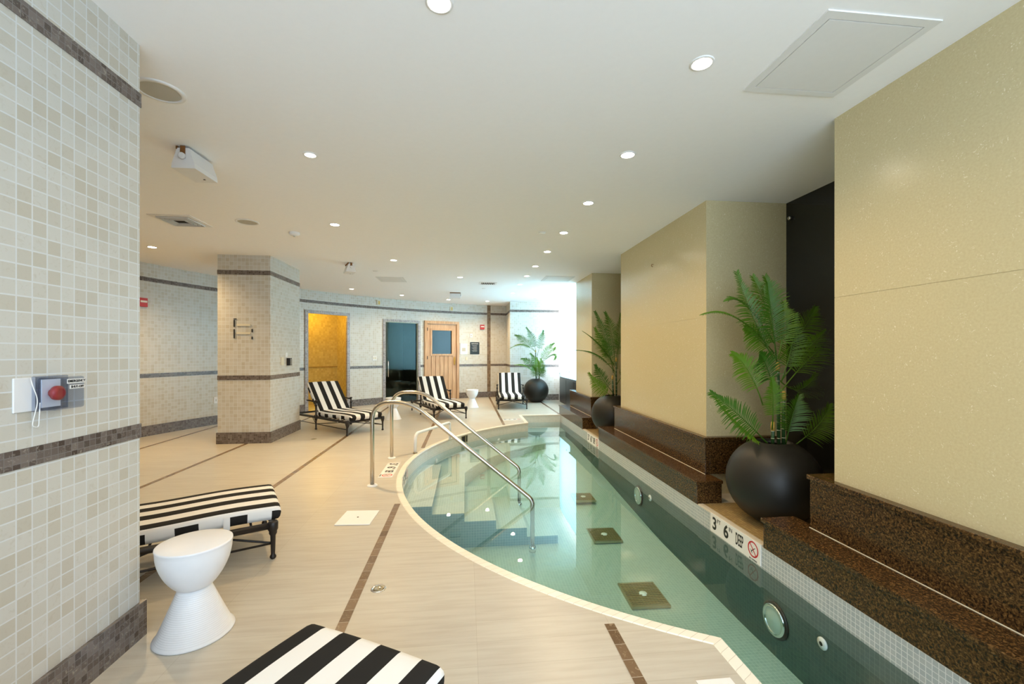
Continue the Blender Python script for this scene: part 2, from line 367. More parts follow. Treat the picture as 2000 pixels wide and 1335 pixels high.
# ------------------------------------------------------------ room shell
def pool_outline(off=0.0, n=72):
    """plan of the pool edge; off grows it outwards on the deck side"""
    R = RP+off; xa = 1.18-off
    dy = math.sqrt(R*R-(CX-xa)**2)
    t0 = math.pi-math.asin(dy/R); t1 = math.pi+math.asin(dy/R)
    arc = [(CX+R*math.cos(t0+(t1-t0)*i/n), CY+R*math.sin(t0+(t1-t0)*i/n)) for i in range(n+1)]
    return [(XR, 9.12+off), (xa, 9.12+off)] + arc + [(xa, .9-off), (XR, .9-off)]
outl = pool_outline()
mb = MB()
outer = [(-6, -2.4), (3.3, -2.4), (3.3, 14), (-6, 14)]
hole = pool_outline(.058)
polys = [[Vector((x, y, 0)) for x, y in outer], [Vector((x, y, 0)) for x, y in hole]]
flat = outer+hole; o = mb.add([(x, y, 0) for x, y in flat])
for t in tessellate_polygon(polys): 
    a, b, c = [Vector(flat[i]) for i in t]
    if (b-a).cross(c-a) < 0: t = t[::-1]
    mb.face([o+i for i in t], [(flat[i][0]+.6, flat[i][1]+.03) for i in t])
struct('floor', mb, M['floor'])
mb = MB(); mb.box2((-6, -2.4, H), (3.3, 14, H+.1)); struct('ceiling', mb, M['ceiling'])

# curved back wall with three openings
def th(u): return theta(oncurve(u))
SH = (th(601), th(677)); ST = (th(752.5), th(816)); SA = (th(828.5), th(895.5))
TH_R = math.acos((1.23-CX)/RW)
def arcpts(ta, tb, R=RW, step=.035):
    n = max(1, int(abs(ta-tb)/step)); return [tuple(cp(ta+(tb-ta)*i/n, R)[:2]) for i in range(n+1)]
HEAD = {'SH': 2.24, 'ST': 2.18, 'SA': 2.22}
mb = MB(); mt = MB(); mbs = MB(); mrl = MB()
segs = [(math.radians(209), SH[0], None), (SH[0], SH[1], 2.26), (SH[1], ST[0], None), (ST[0], ST[1], 2.20), (ST[1], SA[0], None), (SA[0], SA[1], 2.24), (SA[1], TH_R, None)]
U = 0
for ta, tb, hd in segs:
    p = arcpts(ta, tb); ribbon(mb, p, hd or 0, H, u0=U); U += RW*abs(ta-tb)
    if hd is None:
        ribbon(mbs, p, 0, BASE[1], .014, .014, side=-1, u0=U); ribbon(mrl, p, *RAIL, .004, .004, side=-1, u0=U)
    ribbon(mt, p, *BAND, .004, .004, side=-1, u0=U)
struct('wall_back', mb, M['mosaic']); struct('baseboard_back', mbs, M['dark_mosaic']); struct('trim_1', mrl, M['dark_mosaic']); struct('trim_2', mt, M['dark_mosaic'])
# return wall, far wall
cr = cp(TH_R); path = [(cr.x, cr.y), (1.23, 12.0), (2.62, 12.0)]
mb = MB(); ribbon(mb, path, 0, H); ribbon(mb, [(2.62, 12.0), (3.3, 12.0)], 0, H); struct('wall_far', mb, M['mosaic'])
mb = MB(); ribbon(mb, path, 0, BASE[1], .014, .014, side=-1); struct('baseboard_far', mb, M['dark_mosaic'])
mb = MB(); ribbon(mb, path, *RAIL, .004, .004, side=-1); struct('trim_3', mb, M['dark_mosaic'])
mb = MB(); ribbon(mb, path, *BAND, .004, .004, side=-1); struct('trim_4', mb, M['dark_mosaic'])
# vertical strip on the curved wall
mb = MB(); t0, t1 = th(951.5), th(958); ribbon(mb, arcpts(t0, t1), BASE[1], H, .006, .006, side=-1); struct('trim_5', mb, M['brown_mosaic'])
# near left wall
lw = [(-1.52, -2.4), (-1.52, 2.19), (-1.95, 2.05), (-6, .9), (-6, -2.4)]
mb = MB(); mb.prism(lw, 0, H); struct('wall_left', mb, M['mosaic'])
face = [(-1.52, -2.3), (-1.52, 2.19), (-1.95, 2.05)]
for nm, (z0, z1), t in (('baseboard_left', BASE, .016), ('trim_6', RAIL, .004), ('trim_7', BAND, .004)):
    mb = MB(); ribbon(mb, face, z0, z1, t, t, side=-1); struct(nm, mb, M['dark_mosaic'])
# tiled column
c0, c1, d0, d1 = -3.61, -2.88, 6.71, 7.84
sq = [(c0, d0), (c1, d0), (c1, d1), (c0, d1)]
mb = MB(); mb.prism(sq, 0, H); struct('wall_column', mb, M['mosaic'])
for nm, (z0, z1), t in (('baseboard_column', BASE, .014), ('trim_8', RAIL, .004), ('trim_9', BAND, .004)):
    mb = MB(); mb.prism([(c0-t, d0-t), (c1+t, d0-t), (c1+t, d1+t), (c0-t, d1+t)], z0, z1); struct(nm, mb, M['dark_mosaic'])
# walls behind and to the right
mb = MB(); mb.box2((-1.52, -2.5, 0), (3.3, -2.4, .5)); mb.box2((-1.52, -2.5, 2.65), (3.3, -2.4, H)); mb.box2((-1.52, -2.5, .5), (-1.1, -2.4, 2.65)); mb.box2((2.6, -2.5, .5), (3.3, -2.4, 2.65))
struct('wall_front', mb, M['mosaic'])
mb = MB(); mb.box2((-1.1, -2.47, .5), (2.6, -2.45, 2.65)); w3 = struct('assumed_window', mb, M['day_near'])  # unseen assumed window, added behind the camera to light ceiling and floor evenly
mb = MB()
for x in (-1.07, .15, 1.35, 2.57): mb.box2((x-.03, -2.45, .5), (x+.03, -2.40, 2.65))
for z in (.53, 1.6, 2.62): mb.box2((-1.1, -2.449, z-.03), (2.6, -2.401, z+.03))
mb.build('window_frame', M['white'], w3)
mb = MB(); mb.box2((3.08, -2.4, .6), (3.12, .95, 2.6)); wn = struct('window_2', mb, M['day_side'])
mb = MB()
for y in (-2.37, -1.3, -.2, .92): mb.box2((3.03, y-.03, .6), (3.08, y+.03, 2.6))
for z in (.63, 1.6, 2.57): mb.box2((3.031, -2.4, z-.03), (3.079, .95, z+.03))
mb.build('window_frame', M['white'], wn)
mb = MB(); mb.box2((3.05, -2.4, 0), (3.2, .95, .6)); mb.box2((3.05, -2.4, 2.6), (3.2, .95, H)); struct('wall_right_near', mb, M['white'])
mb = MB(); mb.box2((3.07, .95, 0), (3.17, 8.66, H)); struct('wall_right', mb, M['black_glass'])
mb = MB(); mb.box2((3.05, 8.66, 0), (3.2, 12.05, .72)); mb.box2((3.05, 8.66, 2.68), (3.2, 12.05, H)); mb.box2((3.05, 11.55, .72), (3.2, 12.05, 2.68)); struct('wall_right_far', mb, M['white'])
mb = MB(); mb.box2((3.08, 8.66, .72), (3.12, 11.55, 2.68)); wf = struct('window_1', mb, M['day_far'])
mb = MB()
for y in (8.9, 10.2, 11.5): mb.box2((3.03, y-.03, .72), (3.08, y+.03, 2.68))
mb.build('window_frame', M['white'], wf)

# stone piers
for i, (y0, y1) in enumerate(((1.0, 2.42), (3.84, 6.09), (7.555, 8.66))):
    mb = MB()
    for z0, z1 in ((0, 1.668), (1.671, H)): mb.box2((2.255, y0, z0), (3.07, y1, z1))
    mb.box2((2.257, y0+.002, 1.668), (3.07, y1-.002, 1.671))
    struct('wall_pier', mb, M['pier'])
# granite plinths
PL = (('deep polished brown granite two-step plinth in the foreground at the right', -2.4, 2.66, 2.44+.12, -2.4),
      ('brown granite two-step plinth between the two recesses with palms', 3.59, 6.41, 3.78, 6.24),
      ('short brown granite two-step plinth at the far end of the pool', 7.32, 9.2, 7.45, 9.0))
for lab, a0, a1, b0, b1 in PL:
    t = thing('granite_plinth', lab, 'stone plinth', (2.4, (a0+a1)/2, 0), kind='structure')
    if b1 < 0: b0, b1, a0, a1 = -2.4, 2.56, -2.4, 2.74
    def P(p, q, bev=.004):
        m = MB(); m.box2((p[0]-2.4, p[1]-t.location.y, p[2]), (q[0]-2.4, q[1]-t.location.y, q[2]), bev=bev); return m
    P((2.02, a0, .0), (2.255, a1, .175)).build('lower_riser', M['granite'], t)
    P((2.008, a0-.012, .175), (2.26, a1+.012, .203)).build('lower_tread', M['granite'], t)
    P((2.21, b0, .203), (2.252, b1, .515)).build('upper_riser', M['granite'], t)
    P((2.206, b0, .203), (2.2105, b1, .2065), 0).build('caulk_line', M['cream'], t)
    for yy in (b0, b1):   # returns of the upper step beside the pier
        e = (yy, {3.78: 3.838, 2.56: 2.422, 6.24: 6.092, 7.45: 7.553, 9.0: 8.662}.get(yy, None))
        if e[1] is not None: P((2.254, min(e), .203 if yy != -9 else 0), (2.9, max(e), .515), .002).build('step_return', M['granite'], t)
    P((2.196, b0-.012, .515), (2.254, b1+.012, .545)).build('upper_ledge', M['granite'], t)
    for yy, e in ((3.78, 3.838), (2.56, 2.422), (6.24, 6.092), (7.45, 7.553), (9.0, 8.662)):
        if yy in (b0, b1): 
            lo, hi = (yy-.012, e) if yy < e else (e, yy+.012)
            P((2.254, lo, .515), (2.92, hi, .545), .002).build('ledge_return', M['granite'], t)
# recess floors with coping lip
for y0, y1 in ((2.755, 3.575), (6.425, 7.30)):
    mb = MB(); mb.box2((2.075, y0, -.02), (3.069, y1, .008)); o = struct('recess_floor', mb, M['amber_tile'])
    mb = MB(); mb.box2((2.022, y0, -.02), (2.072, y1, .012), bev=.005); struct('trim_10', mb, M['coping'])
# inlay strips in the floor
for i, (x, y0, y1) in enumerate(((-.6, 2.0, 3.88), (.70, -2, 2.05), (.70, 7.9, 13.1), (2.02, 9.2, 11.98), (-.6, 6.12, 12.55), (-1.9, -0.2, 11.8), (-3.2, 1.75, 6.69), (-3.2, 7.86, 10.7), (-4.5, 1.35, 8.8), (-.6, -2.3, 2.0))):
    if i == 5: x0 = -1.9; y0 = 2.1
    mb = MB(); w = .026
    mb.quad((x-w, y0, .0015), (x+w, y0, .0015), (x+w, y1, .0015), (x-w, y1, .0015), [(0, y0), (.05, y0), (.05, y1), (0, y1)]); struct('trim_%d' % (11+i), mb, M['brown_mosaic'])

# ------------------------------------------------------------ pool
def zf(y): # pool floor, rising gently to the far end
    P = [(0, -.66), (3, -.66), (4.35, -.63), (6, -.50), (8, -.38), (10, -.36)]
    for (a, za), (b, zb) in zip(P, P[1:]):
        if y <= b: return za+(zb-za)*(y-a)/(b-a)
    return -.36
pool = thing('pool_basin', 'half-moon tiled plunge pool sunk in the floor', 'pool', (0, 0, 0), kind='structure')
ring = outl+[outl[0]]
mb = MB(); ribbon(mb, outl, -.16, .0); mb.build('waterline_tile', M['waterline_cream'], pool)
mb = MB(); ribbon(mb, [(XR, .9), (XR, 9.12)], -.15, .0); mb.build('waterline_tile', M['waterline_grey'], pool)
mb = MB(); ribbon(mb, outl, -.75, -.16); mb.build('pool_wall', M['pool_tile'], pool)
mb = MB(); ribbon(mb, [(XR, .9), (XR, 9.12)], -.75, -.15); mb.build('side_wall', M['pool_shade'], pool)
mb = MB(); ys = [0.5+i*.25 for i in range(38)]
for a, b in zip(ys, ys[1:]): mb.quad((-.9, a, zf(a)), (XR+.02, a, zf(a)), (XR+.02, b, zf(b)), (-.9, b, zf(b)), [(-.9, a), (2.04, a), (2.04, b), (-.9, b)])
mb.build('pool_floor', M['pool_tile'], pool)
# coping
mb = MB(); A = pool_outline(-.006); B = pool_outline(.058); L = 0
for i in range(len(A)-1):
    a, b, c, d = A[i], A[i+1], B[i+1], B[i]; l = math.dist(a, b)
    prof = [(0, -.028), (0, -.006), (.08, .004), (.9, .004), (1, 0)]
    for (k0, z0), (k1, z1) in zip(prof, prof[1:]):
        q = [(a[0]+(d[0]-a[0])*k0, a[1]+(d[1]-a[1])*k0, z0), (b[0]+(c[0]-b[0])*k0, b[1]+(c[1]-b[1])*k0, z0), (b[0]+(c[0]-b[0])*k1, b[1]+(c[1]-b[1])*k1, z1), (a[0]+(d[0]-a[0])*k1, a[1]+(d[1]-a[1])*k1, z1)]
        mb.quad(*q, [(L, k0*.06), (L+l, k0*.06), (L+l, k1*.06), (L, k1*.06)])
    L += l
mb.build('coping', M['coping'], pool)
# bench along the far half of the curve and across the far channel
mb = MB(); RB = 2.99
def arcxy(R, a): return (CX+R*math.cos(a), CY+R*math.sin(a))
a0 = math.pi-math.asin(3.12/RP); a1 = math.pi-math.asin((6.0-CY)/RP)
n = 40; prev = None; L = 0
for i in range(n+1):
    a = a0+(a1-a0)*i/n; p = arcxy(RP+.01, a); q = arcxy(RB, a)
    if prev:
        p0, q0 = prev; l = math.dist(q0, q)
        mb.quad((*p0, -.30), (*p, -.30), (*q, -.30), (*q0, -.30), [(L, 0), (L+l, 0), (L+l, .55), (L, .55)])
        mb.quad((*q0, -.30), (*q, -.30), (*q, -.72), (*q0, -.72), [(L, 0), (L+l, 0), (L+l, -.4), (L, -.4)], 1); L += l
    prev = (p, q)
mb.box2((1.18, 8.62, -.6), (2.04, 9.14, -.27))
mb.build('bench', [M['pool_tile'], M['waterline_cream']], pool)
# five entry steps
edges = [-.337, -.016, .304, .619, .94]; zs = [-.20, -.281, -.3645, -.4526, -.545]
mb = MB(); x0 = -.95
for k, (x, z) in enumerate(zip(edges, zs)):
    y1 = 5.98 if k < 2 else 5.5-.2*(k-2)
    if k == 0: x0 = -.75
    mb.quad((x0, 4.35, z), (x, 4.35, z), (x, y1, z), (x0, y1, z), [(x0, 4.35), (x, 4.35), (x, y1), (x0, y1)])
    mb.quad((x0, 4.35, -.75), (x, 4.35, -.75), (x, 4.35, z), (x0, 4.35, z), [(x0, -.75), (x, -.75), (x, z), (x0, z)], 1)
    mb.quad((x, 4.35, -.75), (x, y1, -.75), (x, y1, z), (x, 4.35, z), [(0, -.75), (1, -.75), (1, z), (0, z)], 1)
    mb.quad((x0, y1, -.75), (x, y1, -.75), (x, y1, z), (x0, y1, z), [(x0, -.75), (x, -.75), (x, z), (x0, z)], 1)
    x0 = x
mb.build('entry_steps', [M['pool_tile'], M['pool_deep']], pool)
# water body
wp = pool_outline(-.001); wp = [(min(x, XR-.001), y) for x, y in wp]
mb = MB(); mb.prism(wp, -.80, WATER); w = mb.build('pool_water', M['water'])
me = w.data; bm = bmesh.new(); bm.from_mesh(me); bmesh.ops.remove_doubles(bm, verts=bm.verts, dist=1e-4); bmesh.ops.recalc_face_normals(bm, faces=bm.faces); bm.to_mesh(me); bm.free()
tag(w, 'still greenish water filling the half-moon pool', 'water', kind='stuff')
# floor drains
for (u, v), lab, s in (((1256, 1164), 'square olive drain grate on the pool floor nearest the camera', .155), ((1180, 1047), 'middle of the three square drain grates on the pool floor', .15), ((1139, 973), 'farthest square drain grate on the pool floor', .13)):
    p = at(u, v, -.61); p = at(u, v, zf(p.y)); 
    t = thing('pool_drain', lab, 'drain', p, -.03)
    g = MB(); g.box((0, 0, .012), (2*s, 2*s+.04, .02)); g.build('cover', M['brass'], t)
    g = MB()
    for k in range(13): g.box((0, -s+2*s*(k+.5)/13, .025), (2*s-.02, .007, .006), mi=0)
    g.build('slats', M['amber_tile'], t)
    g = MB(); g.lathe([(.0, .03), (.03, .03), (.035, .022)], n=20, cap=False); g.build('cap', M['white'], t)
# underwater lamps and inlets on the right wall
for (u, v), lab in (((1515, 1210), 'large round underwater lamp in the pool wall nearest the camera'), ((1248, 967), 'farther round underwater lamp in the right pool wall')):
    p = onx(u, v, XR); t = thing('pool_lamp', lab, 'pool lamp', (XR, p.y, p.z)); R = Matrix.Rotation(-math.pi/2, 3, 'Y')
    g = MB(); g.lathe([(.115, 0), (.115, .008), (.10, .014)], n=36, R=R); g.build('collar', M['black'], t)
    g = MB(); g.lathe([(.098, .012), (.098, .022), (.08, .024), (.08, .014)], n=36, R=R, cap=False); g.build('rim', M['chrome'], t)
    g = MB(); g.lathe([(.001, .026), (.05, .022), (.08, .015)], n=36, R=R, cap=False); g.build('lens', M['pool_lens'], t)
for (u, v), lab in (((1607, 1256), 'white round return inlet beside the large underwater lamp'), ((1270, 972), 'small white return inlet beside the farther underwater lamp')):
    p = onx(u, v, XR); t = thing('return_inlet', lab, 'inlet', (XR, p.y, p.z)); R = Matrix.Rotation(-math.pi/2, 3, 'Y')
    g = MB(); g.lathe([(.034, 0), (.034, .006), (.014, .012)], n=24, R=R); g.build('flange', M['white'], t)
    g = MB(); g.lathe([(.012, .0125), (.008, .013)], n=16, R=R); g.build('nozzle', M['black'], t)
# jets on the submerged curved wall
for i, u in enumerate((852, 909, 974)):
    m = (u-1000)/F; dx, dy = m*cs+sn, cs-m*sn; a = dx*dx+dy*dy; b = -2*(dx*CX+dy*CY); c = CX*CX+CY*CY-(RP-.004)**2
    Y = (-b+math.sqrt(b*b-4*a*c))/(2*a)
    # farther crossing of the ray with the circle would lie beyond the granite side: use the near-left one
    p = Vector((dx*Y, dy*Y, -.235)); 
    if p.x > 1.2: continue
    nrm = Vector((CX-p.x, CY-p.y, 0)).normalized(); R = nrm.to_track_quat('Z', 'Y').to_matrix()
    t = thing('spa_jet', ('leftmost white jet in the bench wall under the handrails', 'middle white jet in the curved bench wall', 'rightmost white jet in the curved bench wall')[i], 'jet', p)
    g = MB(); g.lathe([(.03, 0), (.03, .006), (.012, .01)], n=20, R=R); g.build('flange', M['white'], t)
# skimmer
p = at(922, 857, -.06); th_s = theta(p); p = cp(th_s, RP-.003, -.075); R = frame_at(p, (CX-p.x, CY-p.y))
t = thing('skimmer', 'brown skimmer opening in the curved waterline tiles', 'skimmer', p)
g = MB(); g.box((0, 0, 0), (.15, .006, .10), R); g.build('opening', M['darkgap'], t)
g = MB()
for q, d in (((0, .002, .055), (.17, .012, .01)), ((0, .002, -.055), (.17, .012, .01)), ((.08, .002, 0), (.01, .012, .1)), ((-.08, .002, 0), (.01, .012, .1)), ((.03, .002, 0), (.03, .01, .1))): g.box(R@Vector(q), d, R)
g.build('frame', M['brass'], t)

# ------------------------------------------------------------ writing helpers
def text_mesh(txt, size, sx=1, bold=0):
    cu = bpy.data.curves.new('t', 'FONT'); cu.body = txt; cu.size = size; cu.align_x = 'CENTER'; cu.align_y = 'CENTER'; cu.offset = bold; cu.extrude = 0.0004
    ob = bpy.data.objects.new('t', cu); COL.objects.link(ob)
    dg = bpy.context.evaluated_depsgraph_get(); me = bpy.data.meshes.new_from_object(ob.evaluated_get(dg))
    out = [Vector((v.co.x*sx, v.co.y, v.co.z)) for v in me.vertices], [tuple(p.vertices) for p in me.polygons]
    bpy.data.objects.remove(ob); bpy.data.curves.remove(cu); bpy.data.meshes.remove(me); return out
def put_text(mb, txt, size, pos, T, sx=1, bold=0, z=.001):
    vs, fs = text_mesh(txt, size, sx, bold); o = mb.add([T@Vector((v.x+pos[0], v.y+pos[1], v.z+z)) for v in vs])
    for f in fs: mb.face([o+i for i in f])
def depth_marker(label, T, loc, group=None):
    """four 15 cm tiles; T maps (along text, up, out) to room axes"""
    t = thing('depth_marker', label, 'pool sign', loc, group=group)
    g = MB(); g.box((0, 0, 0), (.608, .148, .006), T); g.build('tile_plate', M['sign_white'], t)
    zz = .0035
    for nm, tx, sz, ps, sx, bo in (('numeral', '3', .135, (-.245, -.002), .95, .0035), ('unit_lettering', 'FT', .045, (-.185, .035), 1, .0003), ('numeral', '6', .135, (-.09, -.002), .95, .0035),
                           ('unit_lettering', 'IN', .045, (-.032, .035), 1, .0003), ('depth_lettering', 'DEEP', .125, (.075, 0), .32, .002), ('caption_lettering', 'NO DIVING', .016, (.228, -.064), 1, .0002)):
        g = MB(); put_text(g, tx, sz, ps, T, sx, bo, zz); g.build(nm, M['ink'], t)
    g = MB(); n = 36; c = Vector((.228, .008, zz)); o = g.add([T@(c+Vector((r*math.cos(2*math.pi*k/n), r*math.sin(2*math.pi*k/n), 0))) for r in (.056, .045) for k in range(n)])
    for k in range(n): k2 = (k+1) % n; g.face((o+k, o+k2, o+n+k2, o+n+k))
    a = Matrix.Rotation(-math.radians(48), 3, 'Z'); g.quad(*[T@(c+a@Vector(q)+Vector((0, 0, .0012))) for q in ((-.05, -.004, 0), (.05, -.004, 0), (.05, .004, 0), (-.05, .004, 0))])
    g.build('no_diving_symbol', M['red_ink'], t)
    g = MB()
    for a_, b_, w_ in (((-.02, -.022), (.006, .004), .006), ((.006, .004), (.024, .016), .004), ((-.02, -.022), (-.006, -.03), .004), ((.0, .002), (.012, -.012), .003), ((-.032, -.008), (-.012, -.012), .003)):
        a2, b2 = Vector((*a_, 0)), Vector((*b_, 0)); d = (b2-a2).normalized(); nn = Vector((-d.y, d.x, 0))*w_/2; k = c+Vector((0, 0, .0006))
        g.quad(T@(k+a2-nn), T@(k+b2-nn), T@(k+b2+nn), T@(k+a2+nn))
    g.build('diver', M['ink'], t); return t
def axes(x, y, z): return Matrix((Vector(x), Vector(y), Vector(z))).transposed()
p0 = onx(1386.5, 1020, XR); p1 = onx(1490.7, 1080, XR)
depth_marker('large depth marker on the pool wall below the near potted palm', axes((0, -1, 0), (0, 0, 1), (-1, 0, 0)), (XR-.004, (p0.y+p1.y)/2, -.062))
p0 = onx(1147, 862, XR); p1 = onx(1171, 880, XR)
depth_marker('small depth marker on the pool wall below the farther potted palm', axes((0, -1, 0), (0, 0, 1), (-1, 0, 0)), (XR-.004, (p0.y+p1.y)/2, -.062))
d1 = at(768, 908)
depth_marker('depth marker set in the deck at the foot of the handrails', axes((0, -1, 0), (1, 0, 0), (0, 0, 1)), (-.86, 5.02, .001))
depth_marker('faint depth marker set in the deck beyond the far end of the pool curve', axes((1, 0, 0), (0, 1, 0), (0, 0, 1)), (.92, 8.55, .001)).scale = (.6, 1, 1)
depth_marker('white depth marker in the deck just at the bottom edge of the picture', axes((0, -1, 0), (1, 0, 0), (0, 0, 1)), (1.0, 1.35, .001))
tm = theta(at(795, 935, -.08)); p = cp(tm, RP-.008, -.068); nr = Vector((CX-p.x, CY-p.y, 0)).normalized()
depth_marker('depth marker on the curved pool wall left of the entry steps', axes(nr.cross(Vector((0, 0, 1)))*-1, (0, 0, 1), nr), p)

# ------------------------------------------------------------ handrails
def arc_path(pts, rad, n=7):
    """polyline with rounded corners"""
    P = [Vector(p) for p in pts]; out = [P[0]]
    for i in range(1, len(P)-1):
        a = (P[i-1]-P[i]); b = (P[i+1]-P[i]); r = min(rad[i-1], a.length*.49, b.length*.49)
        p, q = P[i]+a.normalized()*r, P[i]+b.normalized()*r
        for k in range(n+1):
            s = k/n; out.append(p*(1-s)**2+P[i]*2*s*(1-s)+q*s*s)
    out.append(P[-1]); return out
for b, e, e2, lab, ut in ((at(727, 948), at(1040, 976, -.10), -.60, 'near brushed steel handrail running down into the pool', (813, 785)), (at(765, 894), at(1014, 914, -.10), -.58, 'far brushed steel handrail running down into the pool', (850, 766))):
    d = Vector((e.x-b.x, e.y-b.y, 0)); L = d.length; d.normalize()
    m = (ut[0]-1000)/F  # where the level part ends
    lvl = .40 if b.y < 5 else .42
    zt = .838
    pts = [(b.x, b.y, .0), (b.x, b.y, zt), (b.x+d.x*lvl, b.y+d.y*lvl, zt), (e.x, e.y, -.10), (e.x, e.y, e2)]
    t = thing('pool_handrail', lab, 'handrail', b, group=None)
    loc = [Vector(p)-b for p in pts]
    g = MB(); g.tube(arc_path(loc, [.20, .16, .05]), .021, 16); g.build('rail', M['steel'], t)
    g = MB(); g.lathe([(.052, 0), (.052, .004), (.046, .012), (.024, .016)], n=28); g.build('flange', M['white'], t)
    g = MB(); q = Vector((e.x, e.y, e2))-b; g.lathe([(.034, 0), (.034, .05), (.022, .055)], c=q, n=20); g.build('foot_collar', M['chrome'], t)
# white bent pipe by the pool edge
b = at(811, 885); e = at(881, 858); e = Vector((e.x-.02, e.y+.02, 0)); zt = .262
t = thing('bent_pipe', 'white bent pipe hoop standing on the deck behind the handrails', 'pipe', b)
g = MB(); g.tube(arc_path([(0, 0, .02), (0, 0, zt), (e.x-b.x, e.y-b.y, zt), (e.x-b.x, e.y-b.y, .0)], [.09, .06]), .021, 14); g.build('pipe', M['white'], t)
g = MB(); g.lathe([(.03, .0), (.03, .012), (.022, .02)], n=20); g.build('base_flange', M['brass'], t)

# ------------------------------------------------------------ loungers
def cushion(path, w, thick, nm, parent):
    """rounded cushion swept along a (y,z) path; UV = (x, length); material 0 stripe, 1 side, 2 plain"""
    mb = MB(); n = len(path); r = .028; cross = []
    hw = w/2
    for k in range(15): cross.append((-hw+r+(w-2*r)*k/14, thick+.006*math.sin(math.pi*k/14)))
    for k in (1, 2, 3): a = math.pi/2-k*math.pi/6; cross.append((hw-r+r*math.cos(a), thick-r+r*math.sin(a)))
    cross.append((hw, r)); cross.append((hw-r*.3, 0)); cross.append((-hw+r*.3, 0)); cross.append((-hw, r))
    for k in (1, 2, 3): a = math.pi-(k-1)*math.pi/6; cross.append((-hw+r+r*math.cos(a), thick-r+r*math.sin(a)))
    m = len(cross); s = 0; rows = []
    for i, (y, z) in enumerate(path):
        a = Vector(path[max(0, i-1)]); b = Vector(path[min(n-1, i+1)]); t = (b-a).normalized(); nn = Vector((-t.y, t.x))
        if i: s += math.dist(path[i-1], path[i])
        rows.append((s, nn, y, z))
    tot = s; st = []
    for s, nn, y, z in rows:
        e = min(s, tot-s); k = 1 if e > r else math.sqrt(max(0, 1-((r-e)/r)**2))*.75+.25
        ring = []
        for cx, cz in cross:
            c2 = thick/2+(cz-thick/2)*k; x2 = cx*(1-(1-k)*.06)
            ring.append((x2, y+nn.x*c2, z+nn.y*c2))
        st.append((mb.add(ring), s))
    for (o0, s0), (o1, s1) in zip(st, st[1:]):
        for k in range(m):
            k2 = (k+1) % m; x1, x2 = cross[k][0], cross[k2][0]
            side = (k in (16, 17, 18)) or (k in (20, 21, 22, 23))
            mi = 1 if k in (17, 20, 21) else (2 if side else 0)
            mb.face((o0+k, o0+k2, o1+k2, o1+k), [(x1, s0), (x2, s0), (x2, s1), (x1, s1)], mi, True)
    for o0, s0 in (st[0], st[-1]):
        mb.face([o0+k for k in range(m)], [(cross[k][0], s0) for k in range(m)], 0)
    return mb.build(nm, [M['stripe'], M['side'], M['canvas']], parent)
def make_lounger(label):
    t = thing('sun_lounger', label, 'sun lounger')
    W2 = .335
    g = MB()
    for sx in (-1, 1): g.tube([(sx*W2, .0, .215), (sx*W2, 1.78, .215)], .021, 10)
    for y in (.0, .95, 1.72): g.tube([(-W2, y, .215), (W2, y, .215)], .018, 10)
    g.build('frame', M['bronze'], t)
    g = MB()
    for k in range(7): g.tube([(-W2, .12+k*.125, .222), (W2, .12+k*.125, .222)], .007, 6)
    g.build('seat_slats', M['bronze'], t)
    for y in (0, 1.72):
        for sx in (-1, 1):
            g = MB(); g.lathe([(.011, 0), (.019, .008), (.019, .018), (.012, .03), (.013, .05), (.016, .15), (.024, .165), (.024, .18), (.03, .19), (.031, .235), (.024, .245)], (sx*W2, y, 0), 12); g.build('leg', M['bronze'], t)
    for sx in (-1, 1):
        g = MB(); g.lathe([(.011, 0), (.019, .008), (.019, .018), (.012, .03), (.013, .15), (.022, .17), (.028, .19), (.028, .24), (.015, .26), (.014, .40), (.022, .41), (.022, .43), (.013, .44), (.013, .485), (.022, .49), (.026, .50), (.02, .512)], (sx*W2, .97, 0), 12)
        g.build('arm_post', M['bronze'], t)
        g = MB(); g.tube(arc_path([(sx*W2, .97, .475), (sx*W2, 1.18, .492), (sx*W2, 1.30, .49), (sx*.29, 1.31, .48)], [.08, .02], 4), .012, 8); g.build('armrest', M['bronze'], t)
        g = MB(); g.tube([(sx*W2, 0, .10), (sx*W2, 1.72, .10)], .007, 6); g.tube([(sx*W2, .97, .10), (sx*W2, 1.10, .21)], .006, 6); g.build('side_stretcher', M['bronze'], t)
    g = MB(); g.tube([(-W2, 0, .10), (0, .45, .13), (W2, .97, .10)], .007, 6); g.tube([(W2, 0, .10), (0, .45, .14), (-W2, .97, .10)], .007, 6); g.build('cross_brace', M['bronze'], t)
    # backrest frame
    g = MB(); ca, sa = math.cos(math.radians(50)), math.sin(math.radians(50))
    for sx in (-.27, .27): g.tube([(sx, .97, .225), (sx, .97+ca*.64, .225+sa*.64)], .012, 8)
    for k in (.15, .35, .62): g.tube([(-.27, .97+ca*k, .225+sa*k), (.27, .97+ca*k, .225+sa*k)], .009, 8)
    g.tube([(0, .97+ca*.35, .225+sa*.35), (0, 1.5, .215)], .008, 8); g.build('backrest_frame', M['bronze'], t)
    path = [(-.045+i*.0465/2 if i < 4 else -.045+.07+(i-4)*.075, .238) for i in range(4)]
    ys = [-.05, -.045, -.035, -.015, .02]+[.1+k*.09 for k in range(10)]+[.955, .975, .985, .99]
    cushion([(y, .237+.006*math.sin(y*7)) for y in ys], .595, .088, 'seat_cushion', t)
    ss = [0, .006, .016, .035]+[.08+k*.07 for k in range(8)]+[.60, .625, .640, .648, .652]
    cushion([(.985+ca*s-.0, .262+sa*s) for s in ss], .595, .082, 'back_cushion', t)
    for sx in (-1, 1):
        for y in (.25, .97):
            g = MB(); g.box((sx*.306, y, .255), (.006, .035, .105)); g.box((sx*.33, y, .202), (.055, .035, .006)); g.build('tie_strap', M['canvas'], t)
    return t
